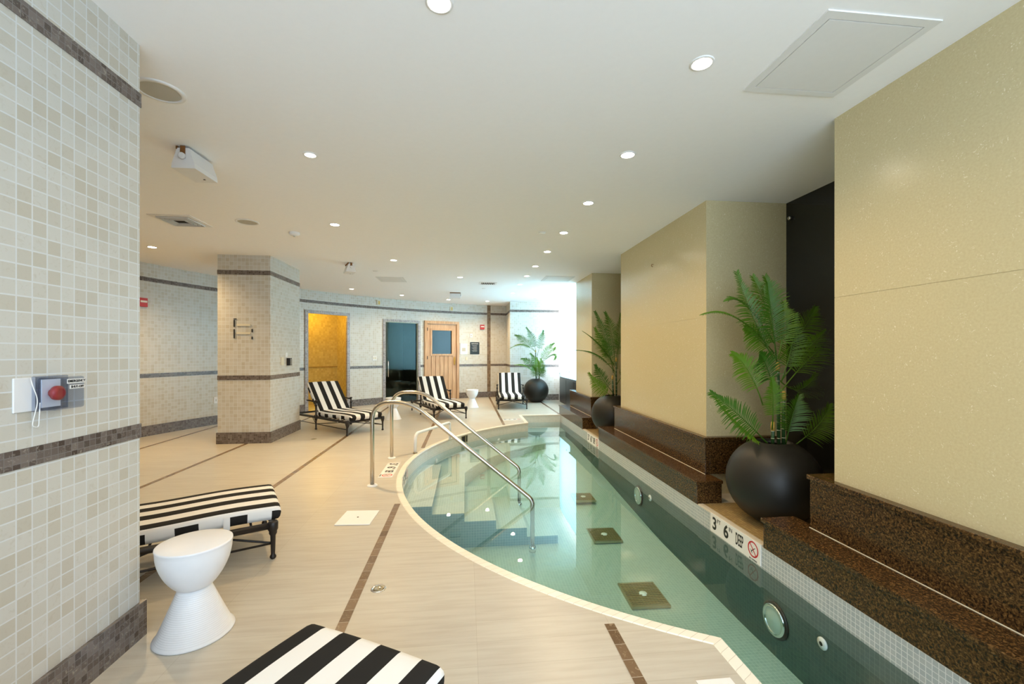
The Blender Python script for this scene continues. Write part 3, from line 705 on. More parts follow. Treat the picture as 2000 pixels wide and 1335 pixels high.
def place(o, foot, dirv):
    o.location = (foot[0], foot[1], 0); o.rotation_euler = (0, 0, math.atan2(-dirv[0], dirv[1]))
l3 = make_lounger('striped lounger half hidden behind the tiled column'); place(l3, (-1.66, 7.37), (-.72, .69))
def lcopy(label, foot, dirv): return dup(l3, (foot[0], foot[1], 0), math.atan2(-dirv[0], dirv[1]), label)
lcopy('striped lounger in front of the glass door, seen past the handrails', (-.31, 8.68), (-.36, .93))
lcopy('striped lounger facing the pool beside the far round planter', (1.10, 10.12), (.04, 1))
f2 = (at(520, 943, .325)+at(553, 985, .325))/2; lcopy('striped lounger behind the near white stool, its head hidden by the left wall', (f2.x-.03, f2.y-.02), (-.884, -.468))
f1 = (at(606, 1211, .325)+at(866, 1303, .325))/2; lcopy('striped cushion end of the lounger cut off by the bottom of the picture', (f1.x-.02, f1.y-.03), (-.488, -.873))

# ------------------------------------------------------------ stools
def make_stool(label, loc):
    t = thing('side_stool', label, 'stool', loc)
    prof = [(.160, 0), (.163, .006)]
    n = 26
    for k in range(n):
        z = .008+k*(.215-.008)/n; r = .160+(.066-.160)*(z/.222)**.92; prof += [(r, z), (r-.0007, z+.0045), (r-.0032, z+.006)]
    prof += [(.064, .222)]
    g = MB(); g.lathe(prof, n=56); g.build('ribbed_base', M['stool'], t)
    g = MB(); pr = []
    for k in range(15):
        a = k/14; pr.append((.064+(.152-.064)*math.sin(a*math.pi/2)**.85, .222+.198*a**1.15))
    pr += [(.154, .424), (.153, .430), (.148, .4315), (.001, .4315)]
    g.lathe(pr, n=56); g.build('seat_bowl', M['stool'], t); return t
st = make_stool('large white hourglass stool in the left foreground', (-1.285, 2.20, 0))
dup(st, (.15, 10.57, 0), 0, 'white hourglass stool between the two farthest loungers')
dup(st, tuple(at(768, 818)), 0, 'white hourglass stool seen behind the handrail tops')

# ------------------------------------------------------------ potted palms
def frond_mesh(p0, p1, p2, Lmax, face, n=26, t0=.22, seed=0, wid=.0048):
    rnd = random.Random(seed); mb = MB(); A, B, C = Vector(p0), Vector(p1), Vector(p2)
    ctl = B*2-(A+C)/2
    def pt(t): return A*(1-t)**2+ctl*2*t*(1-t)+C*t*t
    K = 12; mb.tube([pt(i/K) for i in range(K+1)], [.0055*(1-.8*i/K) for i in range(K+1)], 6)
    view = Vector(face).normalized(); length = (B-A).length+(C-B).length
    for i in range(n):
        t = t0+(1-t0)*(i+.5)/n; P = pt(t); T = (pt(min(1, t+.02))-pt(t-.02)).normalized()
        side = T.cross(view).normalized(); nrm = side.cross(T).normalized()
        q = (t-t0)/(1-t0); Ln = Lmax*(.45+.55*math.sin(math.pi*min(1, q*1.15+.12)))*(1-.35*q**3)*rnd.uniform(.9, 1.1)
        for s in (-1, 1):
            ang = math.radians(62-34*q+rnd.uniform(-5, 5)); d = (side*s*math.sin(ang)+T*math.cos(ang)+nrm*.22).normalized()
            droop = Vector((0, 0, -1)); prev = None
            wv = T*math.cos(.3)
            pts = [P+d*Ln*k+droop*Ln*.30*k*k for k in (0, .3, .65, 1)]
            ws = [wid*.5, wid, wid*.8, .0006]; wd = (T-d*T.dot(d)).normalized()
            o = mb.add([v for p_, w_ in zip(pts, ws) for v in (p_-wd*w_+nrm*.002, p_+wd*w_)])
            for k in range(3): mb.face((o+2*k, o+2*k+1, o+2*k+3, o+2*k+2), None, 0, False)
    return mb
def make_palm(label, loc, fronds, canes, rel, seed, r=.34, Lmax=.17):
    t = thing('potted_palm', label, 'potted plant', loc); L0 = Vector(loc)
    prof = [(.11, 0)]; zc = .315
    for k in range(1, 21):
        a = -math.radians(70)+math.radians(70+66)*k/20; prof.append((r*math.cos(a), zc+.335*math.sin(a)))
    prof = [(.13, .0)]+[p for p in prof[1:] if p[1] > .002]
    prof += [(prof[-1][0]-.012, prof[-1][1]+.004), (prof[-1][0]-.02, prof[-1][1]-.03)]
    g = MB(); g.lathe(prof, n=64, cap=False); g.build('pot', M['pot'], t)
    g = MB(); g.lathe([(.001, .575), (.15, .575)], n=24, cap=False); g.build('soil', M['soil'], t)
    def w(q):
        p = ony(q[0], q[1], L0.y+(q[2] if len(q) > 2 else 0)); p.x = min(p.x, 2.92 if L0.y < 9 else 2.37); return p-L0
    for (a, b, rc) in canes:
        A, B = w(a), w(b); A.z = max(.57, min(A.z, .60))
        g = MB(); g.tube([A, A.lerp(B, .5), B], rc, 10); cn = g.build('cane', M['cane'], t)
        g = MB()
        K = max(3, int((B-A).length/.06))
        for k in range(1, K): p = A.lerp(B, k/K); g.lathe([(rc*1.06, 0), (rc*1.06, .004)], p, 10)
        g.build('cane_ring', M['ringed'], cn)
        g = MB(); g.lathe([(rc*1.15, 0), (rc*1.3, .03), (rc*.9, .07)], B-(B-A).normalized()*.05, 10); g.build('sheath', M['sheath'], cn)
    for i, f in enumerate(fronds):
        a, b, c = w(f[0]), w(f[1]), w(f[2]); fc = f[3] if len(f) > 3 else (-.25, -1, .35); lm = f[4] if len(f) > 4 else Lmax
        n = int(12+26*((b-a).length+(c-b).length)/.75)
        frond_mesh(a, b, c, lm, fc, n=n, seed=seed+i).build('frond', M['leaf'], t)
    return t
UP = (0, -.35, 1)
make_palm('large palm in a round black pot in the near recess', (2.42, 3.165, .008), [
    ((1517, 705, 0), (1508, 625, -.10), (1499, 552, -.14)), ((1510, 700, .02), (1470, 618, -.02), (1438, 531, -.04)),
    ((1512, 690, .05), (1440, 622, .02), (1374, 614, 0), UP, .12), ((1512, 670, .08), (1460, 600, .06), (1424, 586, .05), UP),
    ((1490, 790, -.04), (1462, 725, -.08), (1430, 690, -.1)), ((1515, 770, 0), (1497, 715, -.05), (1484, 690, -.1)),
    ((1508, 838, -.06), (1510, 780, -.14), (1507, 738, -.18), (-.25, -1, .1), .12), ((1505, 872, -.04), (1445, 812, -.08), (1388, 766, -.08)),
    ((1505, 874, -.02), (1448, 838, -.02), (1396, 778, .0), UP, .14), ((1526, 745, 0), (1545, 680, -.02), (1552, 615, -.04)),
    ((1528, 740, 0), (1575, 683, .0), (1632, 645, .05), UP), ((1528, 760, .02), (1580, 700, .02), (1640, 680, .08), UP, .2),
    ((1534, 868, -.02), (1547, 815, -.06), (1560, 772, -.08)), ((1545, 874, .02), (1598, 830, -.0), (1630, 790, .02)),
    ((1513, 660, .08), (1492, 590, .1), (1470, 540, .12)), ((1518, 650, .08), (1508, 585, .1), (1494, 540, .1)),
    ((1524, 700, .08), (1570, 640, .12), (1612, 600, .16)), ((1520, 740, .1), (1560, 760, .12), (1600, 730, .15), UP),
    ((1516, 700, .04), (1480, 660, .04), (1455, 640, .02)), ((1520, 700, -.02), (1530, 640, -.04), (1530, 590, -.03)),
    ], [((1509, 870, -.03), (1510, 828, -.03), .013), ((1521, 872, 0), (1519, 712, 0), .013), ((1530, 872, -.02), (1531, 768, -.02), .013)], None, 10, Lmax=.165)
make_palm('palm in a round black pot in the farther recess', (2.40, 6.88, .008), [
    ((1198, 728, 0), (1182, 660, -.05), (1162, 608, -.1)), ((1202, 715, 0), (1194, 650, 0), (1182, 610, .02)), ((1200, 712, 0), (1168, 672, 0), (1138, 647, 0), UP, .1),
    ((1200, 725, 0), (1165, 694, 0), (1124, 684, 0), UP, .12), ((1200, 715, .05), (1178, 675, .05), (1162, 640, .05)), ((1200, 770, 0), (1176, 738, -.05), (1163, 712, -.1)),
    ((1198, 775, 0), (1172, 755, -.1), (1150, 728, -.15)), ((1206, 720, .1), (1209, 660, .1), (1213, 612, .15)), ((1204, 700, 0), (1215, 660, .1), (1240, 640, .2), UP),
    ((1205, 750, 0), (1225, 720, .1), (1250, 700, .2)), ((1202, 735, .1), (1190, 690, .15), (1178, 665, .2))],
    [((1204, 775, 0), (1203, 700, 0), .014), ((1198, 775, .04), (1196, 735, .04), .013)], None, 60)
make_palm('palm in a round black pot by the far bright window', (1.90, 11.58, 0), [
    ((1047, 690), (1040, 662, -.1), (1028, 639, -.2)), ((1049, 695), (1057, 665, -.1), (1061, 645, -.15)), ((1047, 688), (1024, 664, 0), (1006, 654, .05)),
    ((1047, 688), (1022, 674, 0), (997, 680, .02), UP), ((1050, 716), (1068, 684, -.1), (1088, 670, -.15)), ((1050, 714), (1080, 684, -.1), (1100, 685, -.1), UP),
    ((1050, 714), (1078, 694, -.15), (1099, 702, -.2), UP), ((1048, 730), (1035, 708, -.1), (1018, 700, -.15)), ((1048, 732), (1028, 716, -.1), (1006, 713, -.15), UP),
    ((1049, 738), (1046, 708, -.15), (1036, 690, -.2)), ((1052, 738), (1058, 718, -.15), (1056, 700, -.2)), ((1049, 740), (1045, 726, -.15), (1040, 716, -.2)),
    ((1053, 740), (1058, 728, -.15), (1062, 716, -.2)), ((1050, 735), (1050, 715, -.2), (1048, 698, -.25))],
    [((1047, 742), (1046, 684), .014), ((1053, 742), (1052, 706), .013)], None, 90)

# ------------------------------------------------------------ doors and shower in the curved wall
def opening(sp, head, fw, nm, m):
    """mosaic surround proud of the wall around an opening; returns left/right corners and frame axes"""
    a, b = cp(sp[0]), cp(sp[1]); x = (b-a).normalized(); n = Vector((x.y, -x.x, 0))   # n points into the room
    R = Matrix((x, n, Vector((0, 0, 1)))).transposed(); w = (b-a).length
    return a, b, R, w
# shower niche
a, b, R, w = opening(SH, 2.26, .07, None, None)
sh = thing('trim_30', 'grey mosaic surround of the golden shower niche', 'doorway', a, kind='structure')
def loc(R, q): return R@Vector(q)
def framebox(R, w, h, fw, mb, d=.03, off=-.01):
    mb.box(loc(R, (-fw/2, off, h/2+fw/2)), (fw, d, h+fw), R); mb.box(loc(R, (w+fw/2, off, h/2+fw/2)), (fw, d, h+fw), R); mb.box(loc(R, (w/2, off, h+fw/2)), (w, d-.002, fw), R)
g = MB(); framebox(R, w, 2.24, .075, g, .06, .0); g.build('surround', M['frame_mosaic'], sh)
g = MB(); D = 1.15
def q4(g, pts, uv, mi=0): g.quad(*[loc(R, p) for p in pts], uv, mi)
x0, x1 = -.02, w+.45
q4(g, [(x0, -D, 0), (x1, -D, 0), (x1, -D, 2.5), (x0, -D, 2.5)], [(0, 0), (x1, 0), (x1, 2.5), (0, 2.5)])
q4(g, [(x0, 0, 0), (x0, -D, 0), (x0, -D, 2.5), (x0, 0, 2.5)], [(0, 0), (D, 0), (D, 2.5), (0, 2.5)])
q4(g, [(x1, 0, 0), (x1, -D, 0), (x1, -D, 2.5), (x1, 0, 2.5)], [(0, 0), (D, 0), (D, 2.5), (0, 2.5)])
q4(g, [(w+.01, -.02, 0), (x1, -.02, 0), (x1, -.02, 2.5), (w+.01, -.02, 2.5)], [(0, 0), (.45, 0), (.45, 2.5), (0, 2.5)])
q4(g, [(x0, 0, 2.5), (x1, 0, 2.5), (x1, -D, 2.5), (x0, -D, 2.5)], [(0, 0), (x1, 0), (x1, D), (0, D)])
q4(g, [(x0, 0, .003), (x1, 0, .003), (x1, -D, .003), (x0, -D, .003)], [(0, 0), (x1, 0), (x1, D), (0, D)])
g.build('niche', M['shower'], sh)
g = MB(); g.box(loc(R, ((x0+x1)/2, -D+.01, .967)), (x1-x0, .012, .02), R); g.box(loc(R, (x0+.01, -D/2, .967)), (.012, D, .02), R); g.build('niche_rail', M['sheath'], sh)
ld = bpy.data.lights.new('shower_light', 'POINT'); ld.energy = 9; ld.color = (1, .62, .10); ld.shadow_soft_size = .06
lo = bpy.data.objects.new('shower_light', ld); COL.objects.link(lo); lo.location = a+loc(R, (w*.62, -.55, 2.38))
def wallpt(q): return a+loc(R, q)
# shower head and valve on the niche's left wall
t = thing('wall_shower', 'dark bronze shower head on the niche wall', 'shower head', wallpt((x0, -.75, 2.02)))
g = MB(); g.tube([loc(R, p) for p in ((0, 0, 0), (.10, .0, .03), (.17, 0, -.02), (.20, 0, -.06))], .012, 10); g.build('arm', M['bronze'], t)
g = MB(); ax = loc(R, (.45, 0, -1)).normalized(); RR = ax.to_track_quat('Z', 'Y').to_matrix(); g.lathe([(.02, 0), (.03, .03), (.085, .085), (.09, .10), (.08, .105)], loc(R, (.20, 0, -.06)), 24, R=RR); g.build('rose', M['bronze'], t)
t = thing('shower_valve', 'round dark bronze shower valve below the shower head', 'shower valve', wallpt((x0+.003, -.75, 1.22)))
RR = loc(R, (1, 0, 0)).to_track_quat('Z', 'Y').to_matrix()
g = MB(); g.lathe([(.09, 0), (.09, .008), (.075, .014)], n=28, R=RR); g.build('escutcheon', M['bronze'], t)
g = MB(); g.tube([loc(R, (0.01, 0, 0)), loc(R, (.06, 0, 0))], .02, 12); g.tube([loc(R, (.055, 0, 0)), loc(R, (.06, .09, -.05))], .01, 8); g.build('lever', M['bronze'], t)
# steam room with glass door
a, b, R, w = opening(ST, 0, 0, 0, 0)
d = thing('door_1', 'frameless glass steam-room door with a long vertical handle', 'door', a, kind='structure')
g = MB(); framebox(R, w, 2.16, .07, g, .06, 0); g.build('surround', M['frame_mosaic'], d)
g = MB(); g.box(loc(R, (w/2-.02, -.02, 1.08)), (w-.06, .010, 2.14), R); g.build('glass_leaf', M['glass'], d)
g = MB(); g.box(loc(R, (w-.012, -.02, 1.08)), (.022, .03, 2.16), R); g.box(loc(R, (w/2, -.02, 2.153)), (w, .03, .012), R); g.build('door_frame', M['brass'], d)
g = MB()
for yy in (.035,): 
    g.tube([loc(R, (.07, yy, .70)), loc(R, (.07, yy, 1.12))], .011, 10)
    g.tube([loc(R, (.07, -.02, .75)), loc(R, (.07, yy, .75))], .007, 8); g.tube([loc(R, (.07, -.02, 1.07)), loc(R, (.07, yy, 1.07))], .007, 8)
    g.tube([loc(R, (.07, -.075, .70)), loc(R, (.07, -.075, 1.12))], .011, 10)
g.build('handle', M['chrome'], d)
g = MB(); D = 2.0; x0, x1 = -.6, w+.5
q4(g, [(x0, -D, 0), (x1, -D, 0), (x1, -D, 2.5), (x0, -D, 2.5)], [(0, 0)]*4); q4(g, [(x0, -.03, 0), (x0, -D, 0), (x0, -D, 2.5), (x0, -.03, 2.5)], [(0, 0)]*4)
q4(g, [(x1, -.03, 0), (x1, -D, 0), (x1, -D, 2.5), (x1, -.03, 2.5)], [(0, 0)]*4); q4(g, [(x0, -.03, 2.5), (x1, -.03, 2.5), (x1, -D, 2.5), (x0, -D, 2.5)], [(0, 0)]*4)
q4(g, [(x0, -.03, .003), (x1, -.03, .003), (x1, -D, .003), (x0, -D, .003)], [(0, 0)]*4)
g.box(loc(R, ((x0+x1)/2, -D+.25, .22)), (x1-x0, .5, .44), R)
g.build('steam_room', M['steam'], d)
# sauna door
a, b, R, w = opening(SA, 0, 0, 0, 0)
d = thing('door_2', 'cedar sauna door with a small window and wooden handle', 'door', a, kind='structure')
g = MB(); fw = .075
g.box(loc(R, (fw/2, .01, 1.12)), (fw, .09, 2.24), R); g.box(loc(R, (w-fw/2, .01, 1.12)), (fw, .09, 2.24), R); g.box(loc(R, (w/2, .01, 2.2)), (w-2*fw, .088, .08), R); g.build('door_frame', M['wood'], d)
g = MB(); lw_, hw_ = w-2*fw-.01, 2.155; xL = fw+.005
wx0, wx1, wz0, wz1 = xL+.14, xL+lw_-.14, 1.30, 1.98
np_ = 7; pw = lw_/np_
for k in range(np_): g.box(loc(R, (xL+pw*(k+.5), -.005, (wz0-.0)/2+.005)), (pw-.009, .04, wz0-.01), R, bev=.004)
g.box(loc(R, (xL+.07, -.005, (wz0+hw_)/2)), (.14, .04, hw_-wz0), R); g.box(loc(R, (xL+lw_-.07, -.005, (wz0+hw_)/2)), (.14, .04, hw_-wz0), R); g.box(loc(R, (w/2, -.005, (wz1+hw_)/2)), (lw_-.28, .04, hw_-wz1), R)
lf = g.build('leaf', M['wood'], d)
g = MB(); 
for c_, s_ in (((w/2, .02, wz0-.02), (wx1-wx0+.10, .03, .05)), ((w/2, .02, wz1+.02), (wx1-wx0+.10, .03, .05)), ((wx0-.02, .02, (wz0+wz1)/2), (.05, .03, wz1-wz0)), ((wx1+.02, .02, (wz0+wz1)/2), (.05, .03, wz1-wz0))): g.box(loc(R, c_), s_, R)
g.build('window_bead', M['wood'], lf)
g = MB(); g.box(loc(R, (w/2, -.01, (wz0+wz1)/2)), (wx1-wx0, .008, wz1-wz0), R); g.build('window_pane', M['black_glass'], d)
g = MB(); g.tube([loc(R, (xL+lw_-.06, .03, z_)) for z_ in (.98, 1.02, 1.10, 1.18, 1.22)], [.012, .022, .03, .022, .012], 10); g.build('handle', M['sheath'], d)
g = MB()
for z_ in (.25, 1.2, 2.0): g.box(loc(R, (fw, .058, z_)), (.02, .006, .09), R)
g.build('hinge', M['black'], d)

# ------------------------------------------------------------ wall fittings
def on_curve_thing(name, label, cat, u, v):
    p = oncurve(u, v, RW-.001); n = Vector((CX-p.x, CY-p.y, 0)).normalized(); x = Vector((0, 0, 1)).cross(n)*-1
    x = Vector((-n.y, n.x, 0)); 
    if x.x < 0: x = -x
    R = Matrix((x, n, Vector((0, 0, 1)))).transposed(); return thing(name, label, cat, p), R
def plate(name, label, cat, u, v, wd, ht, m, dp=.012):
    t, R = on_curve_thing(name, label, cat, u, v); g = MB(); g.box(loc(R, (0, dp/2, 0)), (wd, dp, ht), R, bev=.002); g.build('plate', m, t); return t, R
t, R = plate('light_switch', 'white double switch between the shower and the glass door', 'switch', 731.5, 699, .12, .12, M['white'])
g = MB(); g.box(loc(R, (-.025, .014, 0)), (.03, .006, .06), R); g.build('rocker', M['cream'], t); g = MB(); g.box(loc(R, (.025, .014, 0)), (.03, .006, .06), R); g.build('rocker', M['cream'], t)
t, R = plate('thermostat', 'small white thermostat right of the sauna door', 'thermostat', 920, 655, .08, .11, M['white'], .02)
g = MB(); g.lathe([(.018, 0), (.018, .006)], loc(R, (0, .02, 0)), 16, R=loc(R, (0, 1, 0)).to_track_quat('Z', 'Y').to_matrix()); g.build('dial', M['grey'], t)
t, R = plate('framed_notice', 'pale framed notice beside the sauna door', 'sign', 905.5, 681, .22, .32, M['sign_white'], .015)
g = MB(); g.box(loc(R, (0, .016, -.02)), (.11, .004, .10), R); g.build('picture', M['grey'], t)
t, R = plate('rules_sign', 'black rules sign with white lettering', 'sign', 927, 679.5, .29, .36, M['black'], .015)
T = Matrix((loc(R, (1, 0, 0)), Vector((0, 0, 1)), loc(R, (0, 1, 0)))).transposed()
g = MB(); put_text(g, 'SAUNA RULES', .034, (0, .13), T, 1, .0006, .016)
for k in range(8): g.box(T@Vector((-.01+.01*(k % 3), .085-.026*k, .0165)), (.17-.03*(k % 3), .001, .004), R)
g.build('lettering', M['white_ink'], t)
t, R = plate('light_switch', 'small cream switch below the framed notice', 'switch', 911, 700, .06, .09, M['cream'])
def alarm(lab, u, v):
    t, R = plate('fire_alarm', lab, 'fire alarm', u, v, .13, .14, M['red'], .045)
    g = MB(); g.box(loc(R, (.0, .048, .012)), (.10, .01, .03), R); g.build('strobe', M['white'], t)
alarm('red fire alarm strobe beside the vertical brown strip', 941.5, 638.5); alarm('red fire alarm strobe at the edge of the near left wall', 276, 590)
for u, v, lab in ((738.5, 590.5, 'small yellowed box above the band over the glass door'), (881, 602.5, 'small yellowed box above the band over the sauna door')):
    t, R = plate('wall_sensor', lab, 'sensor', u, v, .085, .12, M['cream'], .03)
    g = MB(); g.box(loc(R, (.012, .032, -.005)), (.045, .01, .09), R); g.build('cover', M['yellowed'], t)
t, R = plate('wall_outlet', 'white outlet low on the far left wall beside the column', 'outlet', 421, 781, .075, .12, M['white'])
g = MB(); g.box(loc(R, (0, .014, .0)), (.012, .004, .04), R); g.build('socket', M['grey'], t)
# column right face devices (x = c1)
def oncol(u, v): p = onx(u, v, c1+.001); return p
RX = Matrix(((0, 1, 0), (1, 0, 0), (0, 0, 1)))  # local x along +y, local y along +x
def colplate(name, label, cat, u, v, wd, ht, dp, m):
    p = oncol(u, v); t = thing(name, label, cat, p); g = MB(); g.box((dp/2, 0, 0), (dp, wd, ht), bev=.002); g.build('body', m, t); return t
colplate('switch_plate', 'cream blank plate left of the black card reader on the column', 'switch', 551, 705, .10, .13, .01, M['cream'])
t = colplate('card_reader', 'black card reader on the side of the tiled column', 'card reader', 562, 706, .09, .12, .05, M['black'])
g = MB(); g.box((.052, 0, .0), (.005, .02, .10)); g.build('slot', M['grey'], t)
colplate('sensor_plate', 'small white plate above the black card reader', 'switch', 558.5, 692.5, .07, .07, .012, M['white'])
colplate('push_button', 'tiny white button right of the card reader', 'button', 570, 700, .03, .03, .015, M['white'])
# remains of a sign on the column front
p = ony(477, 641, d0); t = thing('sign_remains', 'two cream bars and black tape marks left of a sign on the column front', 'sign', (p.x, d0-.001, p.z))
k = 6.75/F; 
def bar(g, u0, v0, u1, v1): g.box((((u0+u1)/2-477)*k, -.004, (641-(v0+v1)/2)*k), (abs(u1-u0)*k, .008, abs(v1-v0)*k))
for q in ((464, 633, 488, 636.5), (464, 648, 488, 651.5)): g = MB(); bar(g, *q); g.build('bar', M['cream'], t)
for q in ((459, 625.5, 461, 638.5), (459, 642.5, 461, 659), (459, 623, 464, 624.5), (490, 642, 492, 648), (490, 656, 492, 661)): g = MB(); bar(g, *q); g.build('tape_mark', M['ink'], t)
# emergency shut-off on the near wall
XL = -1.52
p0 = onx(36, 770, XL+.01); p1 = onx(62, 770, XL+.06); p2 = onx(120, 770, XL+.06)
cpt = onx(45, 771, XL); t = thing('emergency_shutoff', 'clear-covered red emergency shut-off button on the near left wall', 'emergency switch', (XL, cpt.y, cpt.z))
g = MB(); g.box((.003, .0, 0), (.006, .075, .118), bev=.002); g.build('wall_plate', M['white'], t)
g = MB(); g.box((.012, .085, .0), (.016, .125, .125), bev=.003); g.build('box_base', M['clear_plastic'], t)
g = MB(); g.box((.05, .085, .0), (.06, .12, .118), bev=.008); cv = g.build('cover', M['clear_plastic'], t)
g = MB(); RR = Matrix.Rotation(math.pi/2, 3, 'Y'); g.lathe([(.014, .02), (.014, .035), (.026, .038), (.026, .05), (.015, .056)], (0, .075, 0), 24, R=RR); g.build('button', M['red'], t)
g = MB(); g.box((.022, .075, 0), (.004, .07, .10)); g.build('button_plate', M['white'], t)
g = MB(); TT = axes((0, 1, 0), (0, 0, 1), (1, 0, 0)); g.box((.0815, .105, .042), (.001, .075, .017)); g.box((.0815, .108, .021), (.001, .06, .014)); lb = g.build('label_strip', M['sign_white'], cv)
g = MB(); put_text(g, 'EMERGENCY', .0125, (.105, .042), TT, 1, .0002, .083); put_text(g, 'SHUT-OFF', .0115, (.108, .021), TT, 1, .0002, .083); g.build('lettering', M['ink'], cv)
g = MB(); g.tube(arc_path([(.012, .012, .058), (.03, .0, .03), (.03, .02, -.02), (.02, .008, -.11), (.022, .03, -.118), (.03, .026, -.03)], [.02, .03, .04, .02], 6), .0017, 6); g.build('cord', M['canvas'], t)

# ------------------------------------------------------------ ceiling fittings
DL = [((858, 5), 'nearest downlight at the top edge of the picture, over the walkway'), ((1371, 123), 'nearest downlight in the row over the pool'), ((1226, 302), 'second downlight from the front in the row over the pool'),
      ((1149, 396), 'third downlight from the front in the row over the pool'), ((1101, 454), 'fourth downlight from the front in the row over the pool'), ((1069, 491), 'fifth downlight from the front in the row over the pool'),
      ((1045.6, 519.5), 'sixth downlight from the front in the row over the pool'), ((1029, 538.5), 'seventh downlight from the front in the row over the pool'), ((1015.7, 555), 'eighth downlight from the front in the row over the pool'),
      ((1001.7, 572), 'last and farthest downlight of the row over the pool'), ((951.8, 587.6), 'downlight in the corner by the vertical brown strip'), ((898.7, 541), 'downlight over the deck in front of the sauna door, beside the slot vent'),
      ((876, 584.5), 'downlight close to the curved wall just left of the emergency lamp'), ((784.8, 576), 'downlight over the curved wall near the glass door'), ((768.7, 507.6), 'downlight above the middle of the deck right of the white spotlight box'),
      ((686.8, 563.7), 'downlight over the shower niche'), ((654, 438), 'bright downlight above the deck right of the tiled column'), ((606, 302), 'small dim downlight nearest the left wall'), ((297, 482), 'downlight in the far left bay beside the near wall')]
proto = None
for (uv_, lab) in DL:
    p = at(uv_[0], uv_[1], H); dim = uv_[0] == 606
    t = thing('ceiling_light', lab, 'ceiling light', (p.x, p.y, H))
    r = .046 if not dim else .038
    g = MB(); g.lathe([(r+.012, 0), (r+.011, -.004), (r, -.006), (r, -.001)], n=28, cap=False); g.build('trim_ring', M['white'], t)
    g = MB(); g.lathe([(.0005, -.004), (r, -.003)], n=28, cap=False); g.build('lens', M['lens_dim' if dim else 'lens'], t)
    ld = bpy.data.lights.new('lamp', 'SPOT'); ld.energy = DOWN_W*(.6 if dim else {858: .5, 654: 3.8, 297: 3.6, 951.8: 2.6, 1371: .9, 876: 1.5, 768.7: 1.4}.get(uv_[0], 1)); ld.color = WARM; ld.spot_size = math.radians(150); ld.spot_blend = .9; ld.shadow_soft_size = .045
    lo = bpy.data.objects.new('lamp', ld); COL.objects.link(lo); lo.parent = t; lo.location = (0, 0, -.012)
for u, v, lab in ((312, 177, 'large round ceiling speaker beside the near left wall'), (483, 433, 'round ceiling speaker beyond the square vent')):
    p = at(u, v, H); t = thing('ceiling_speaker', lab, 'speaker', (p.x, p.y, H))
    g = MB(); g.lathe([(.118, 0), (.116, -.006), (.096, -.009), (.095, -.004)], n=40, cap=False); g.build('rim', M['white'], t)
    g = MB(); g.lathe([(.0005, -.007), (.095, -.005)], n=40, cap=False); g.build('grille', M['grey'], t)
# square diffuser
t = thing('ceiling_vent', 'square louvred ceiling vent left of the tiled column', 'vent', (-3.08, 5.04, H))
g = MB(); s = .21
g.box((0, 0, -.003), (2*s, 2*s, .006)); fr = g.build('frame', M['white'], t)
for k in range(4):
    s2 = .155-.028*k; g = MB()
    for c_, d_ in (((0, s2, -.012), (2*s2, .006, .016)), ((0, -s2, -.012), (2*s2, .006, .016)), ((s2, 0, -.012), (.006, 2*s2, .016)), ((-s2, 0, -.012), (.006, 2*s2, .016))): g.box(c_, d_)
    g.build('louvre', M['white'], t)
g = MB(); g.box((0, 0, -.0065), (.32, .32, .001)); g.build('backing', M['darkgap'], t)
t = thing('ceiling_vent', 'long slotted ceiling vent over the far deck', 'vent', (*at(953, 553, H)[:2], H))
g = MB(); g.box((0, 0, -.003), (.36, .30, .006)); g.build('frame', M['white'], t)
g = MB(); g.box((0, 0, -.0065), (.28, .22, .001)); g.build('backing', M['darkgap'], t)
for k in range(7): g = MB(); g.box((-.12+.04*k, 0, -.010), (.012, .22, .008)); g.build('louvre', M['white'], t)
# emergency twin-spot boxes
def spotbox(label, loc_, rz, sc=1):
    t = thing('emergency_lamp', label, 'emergency light', loc_, rz); t.scale = (sc, sc, sc)
    g = MB(); pts = [(-.075, -.10), (.075, -.10), (.06, -.19), (-.06, -.19)]
    sec = [(-.04, -.015), (.04, -.015), (.075, -.12), (.078, -.155), (-.078, -.155), (-.075, -.12)]
    for y, k in ((-.12, 1), (.12, 1)): pass
    o = g.add([(x, -.13, z) for x, z in sec]+[(x, .13, z) for x, z in sec]); n = 6
    for i in range(n): j = (i+1) % n; g.face((o+i, o+j, o+n+j, o+n+i))
    g.face([o+i for i in range(n)][::-1]); g.face([o+n+i for i in range(n)]); g.build('housing', M['white'], t)
    g = MB(); g.box((0, -.134, -.045), (.032, .006, .085)); g.box((-.043, 0, -.012), (.012, .26, .02)); g.build('bracket', M['rust'], t)
    g = MB(); g.lathe([(.022, 0), (.022, .014), (.016, .018)], (-.0, -.137, -.075), 20, R=Matrix.Rotation(math.pi/2, 3, 'X')); g.build('knob', M['white'], t)
    g = MB(); g.box((.02, .07, -.1565), (.012, .012, .003)); g.build('indicator', M['black'], t)
e0 = at(357, 283, H); spotbox('white emergency lamp box with a rusty bracket hanging near the left wall', (e0.x+.0, e0.y+.14, H), math.radians(-2))
spotbox('white emergency lamp box on the ceiling right of the tiled column', (*at(683, 515, H)[:2], H), math.radians(25), .95)
spotbox('white emergency lamp box near the curved wall over the loungers', (*at(889, 571, H)[:2], H), math.radians(90), .95)
t = thing('smoke_detector', 'small white smoke detector near the tiled column', 'smoke detector', (*at(575, 454, H)[:2], H))
g = MB(); g.lathe([(.06, 0), (.06, -.02), (.045, -.035), (.02, -.04), (.001, -.04)], n=28, cap=False); g.build('body', M['white'], t)
g = MB(); g.lathe([(.012, -.04), (.01, -.05)], n=12); g.build('sensor', M['grey'], t)
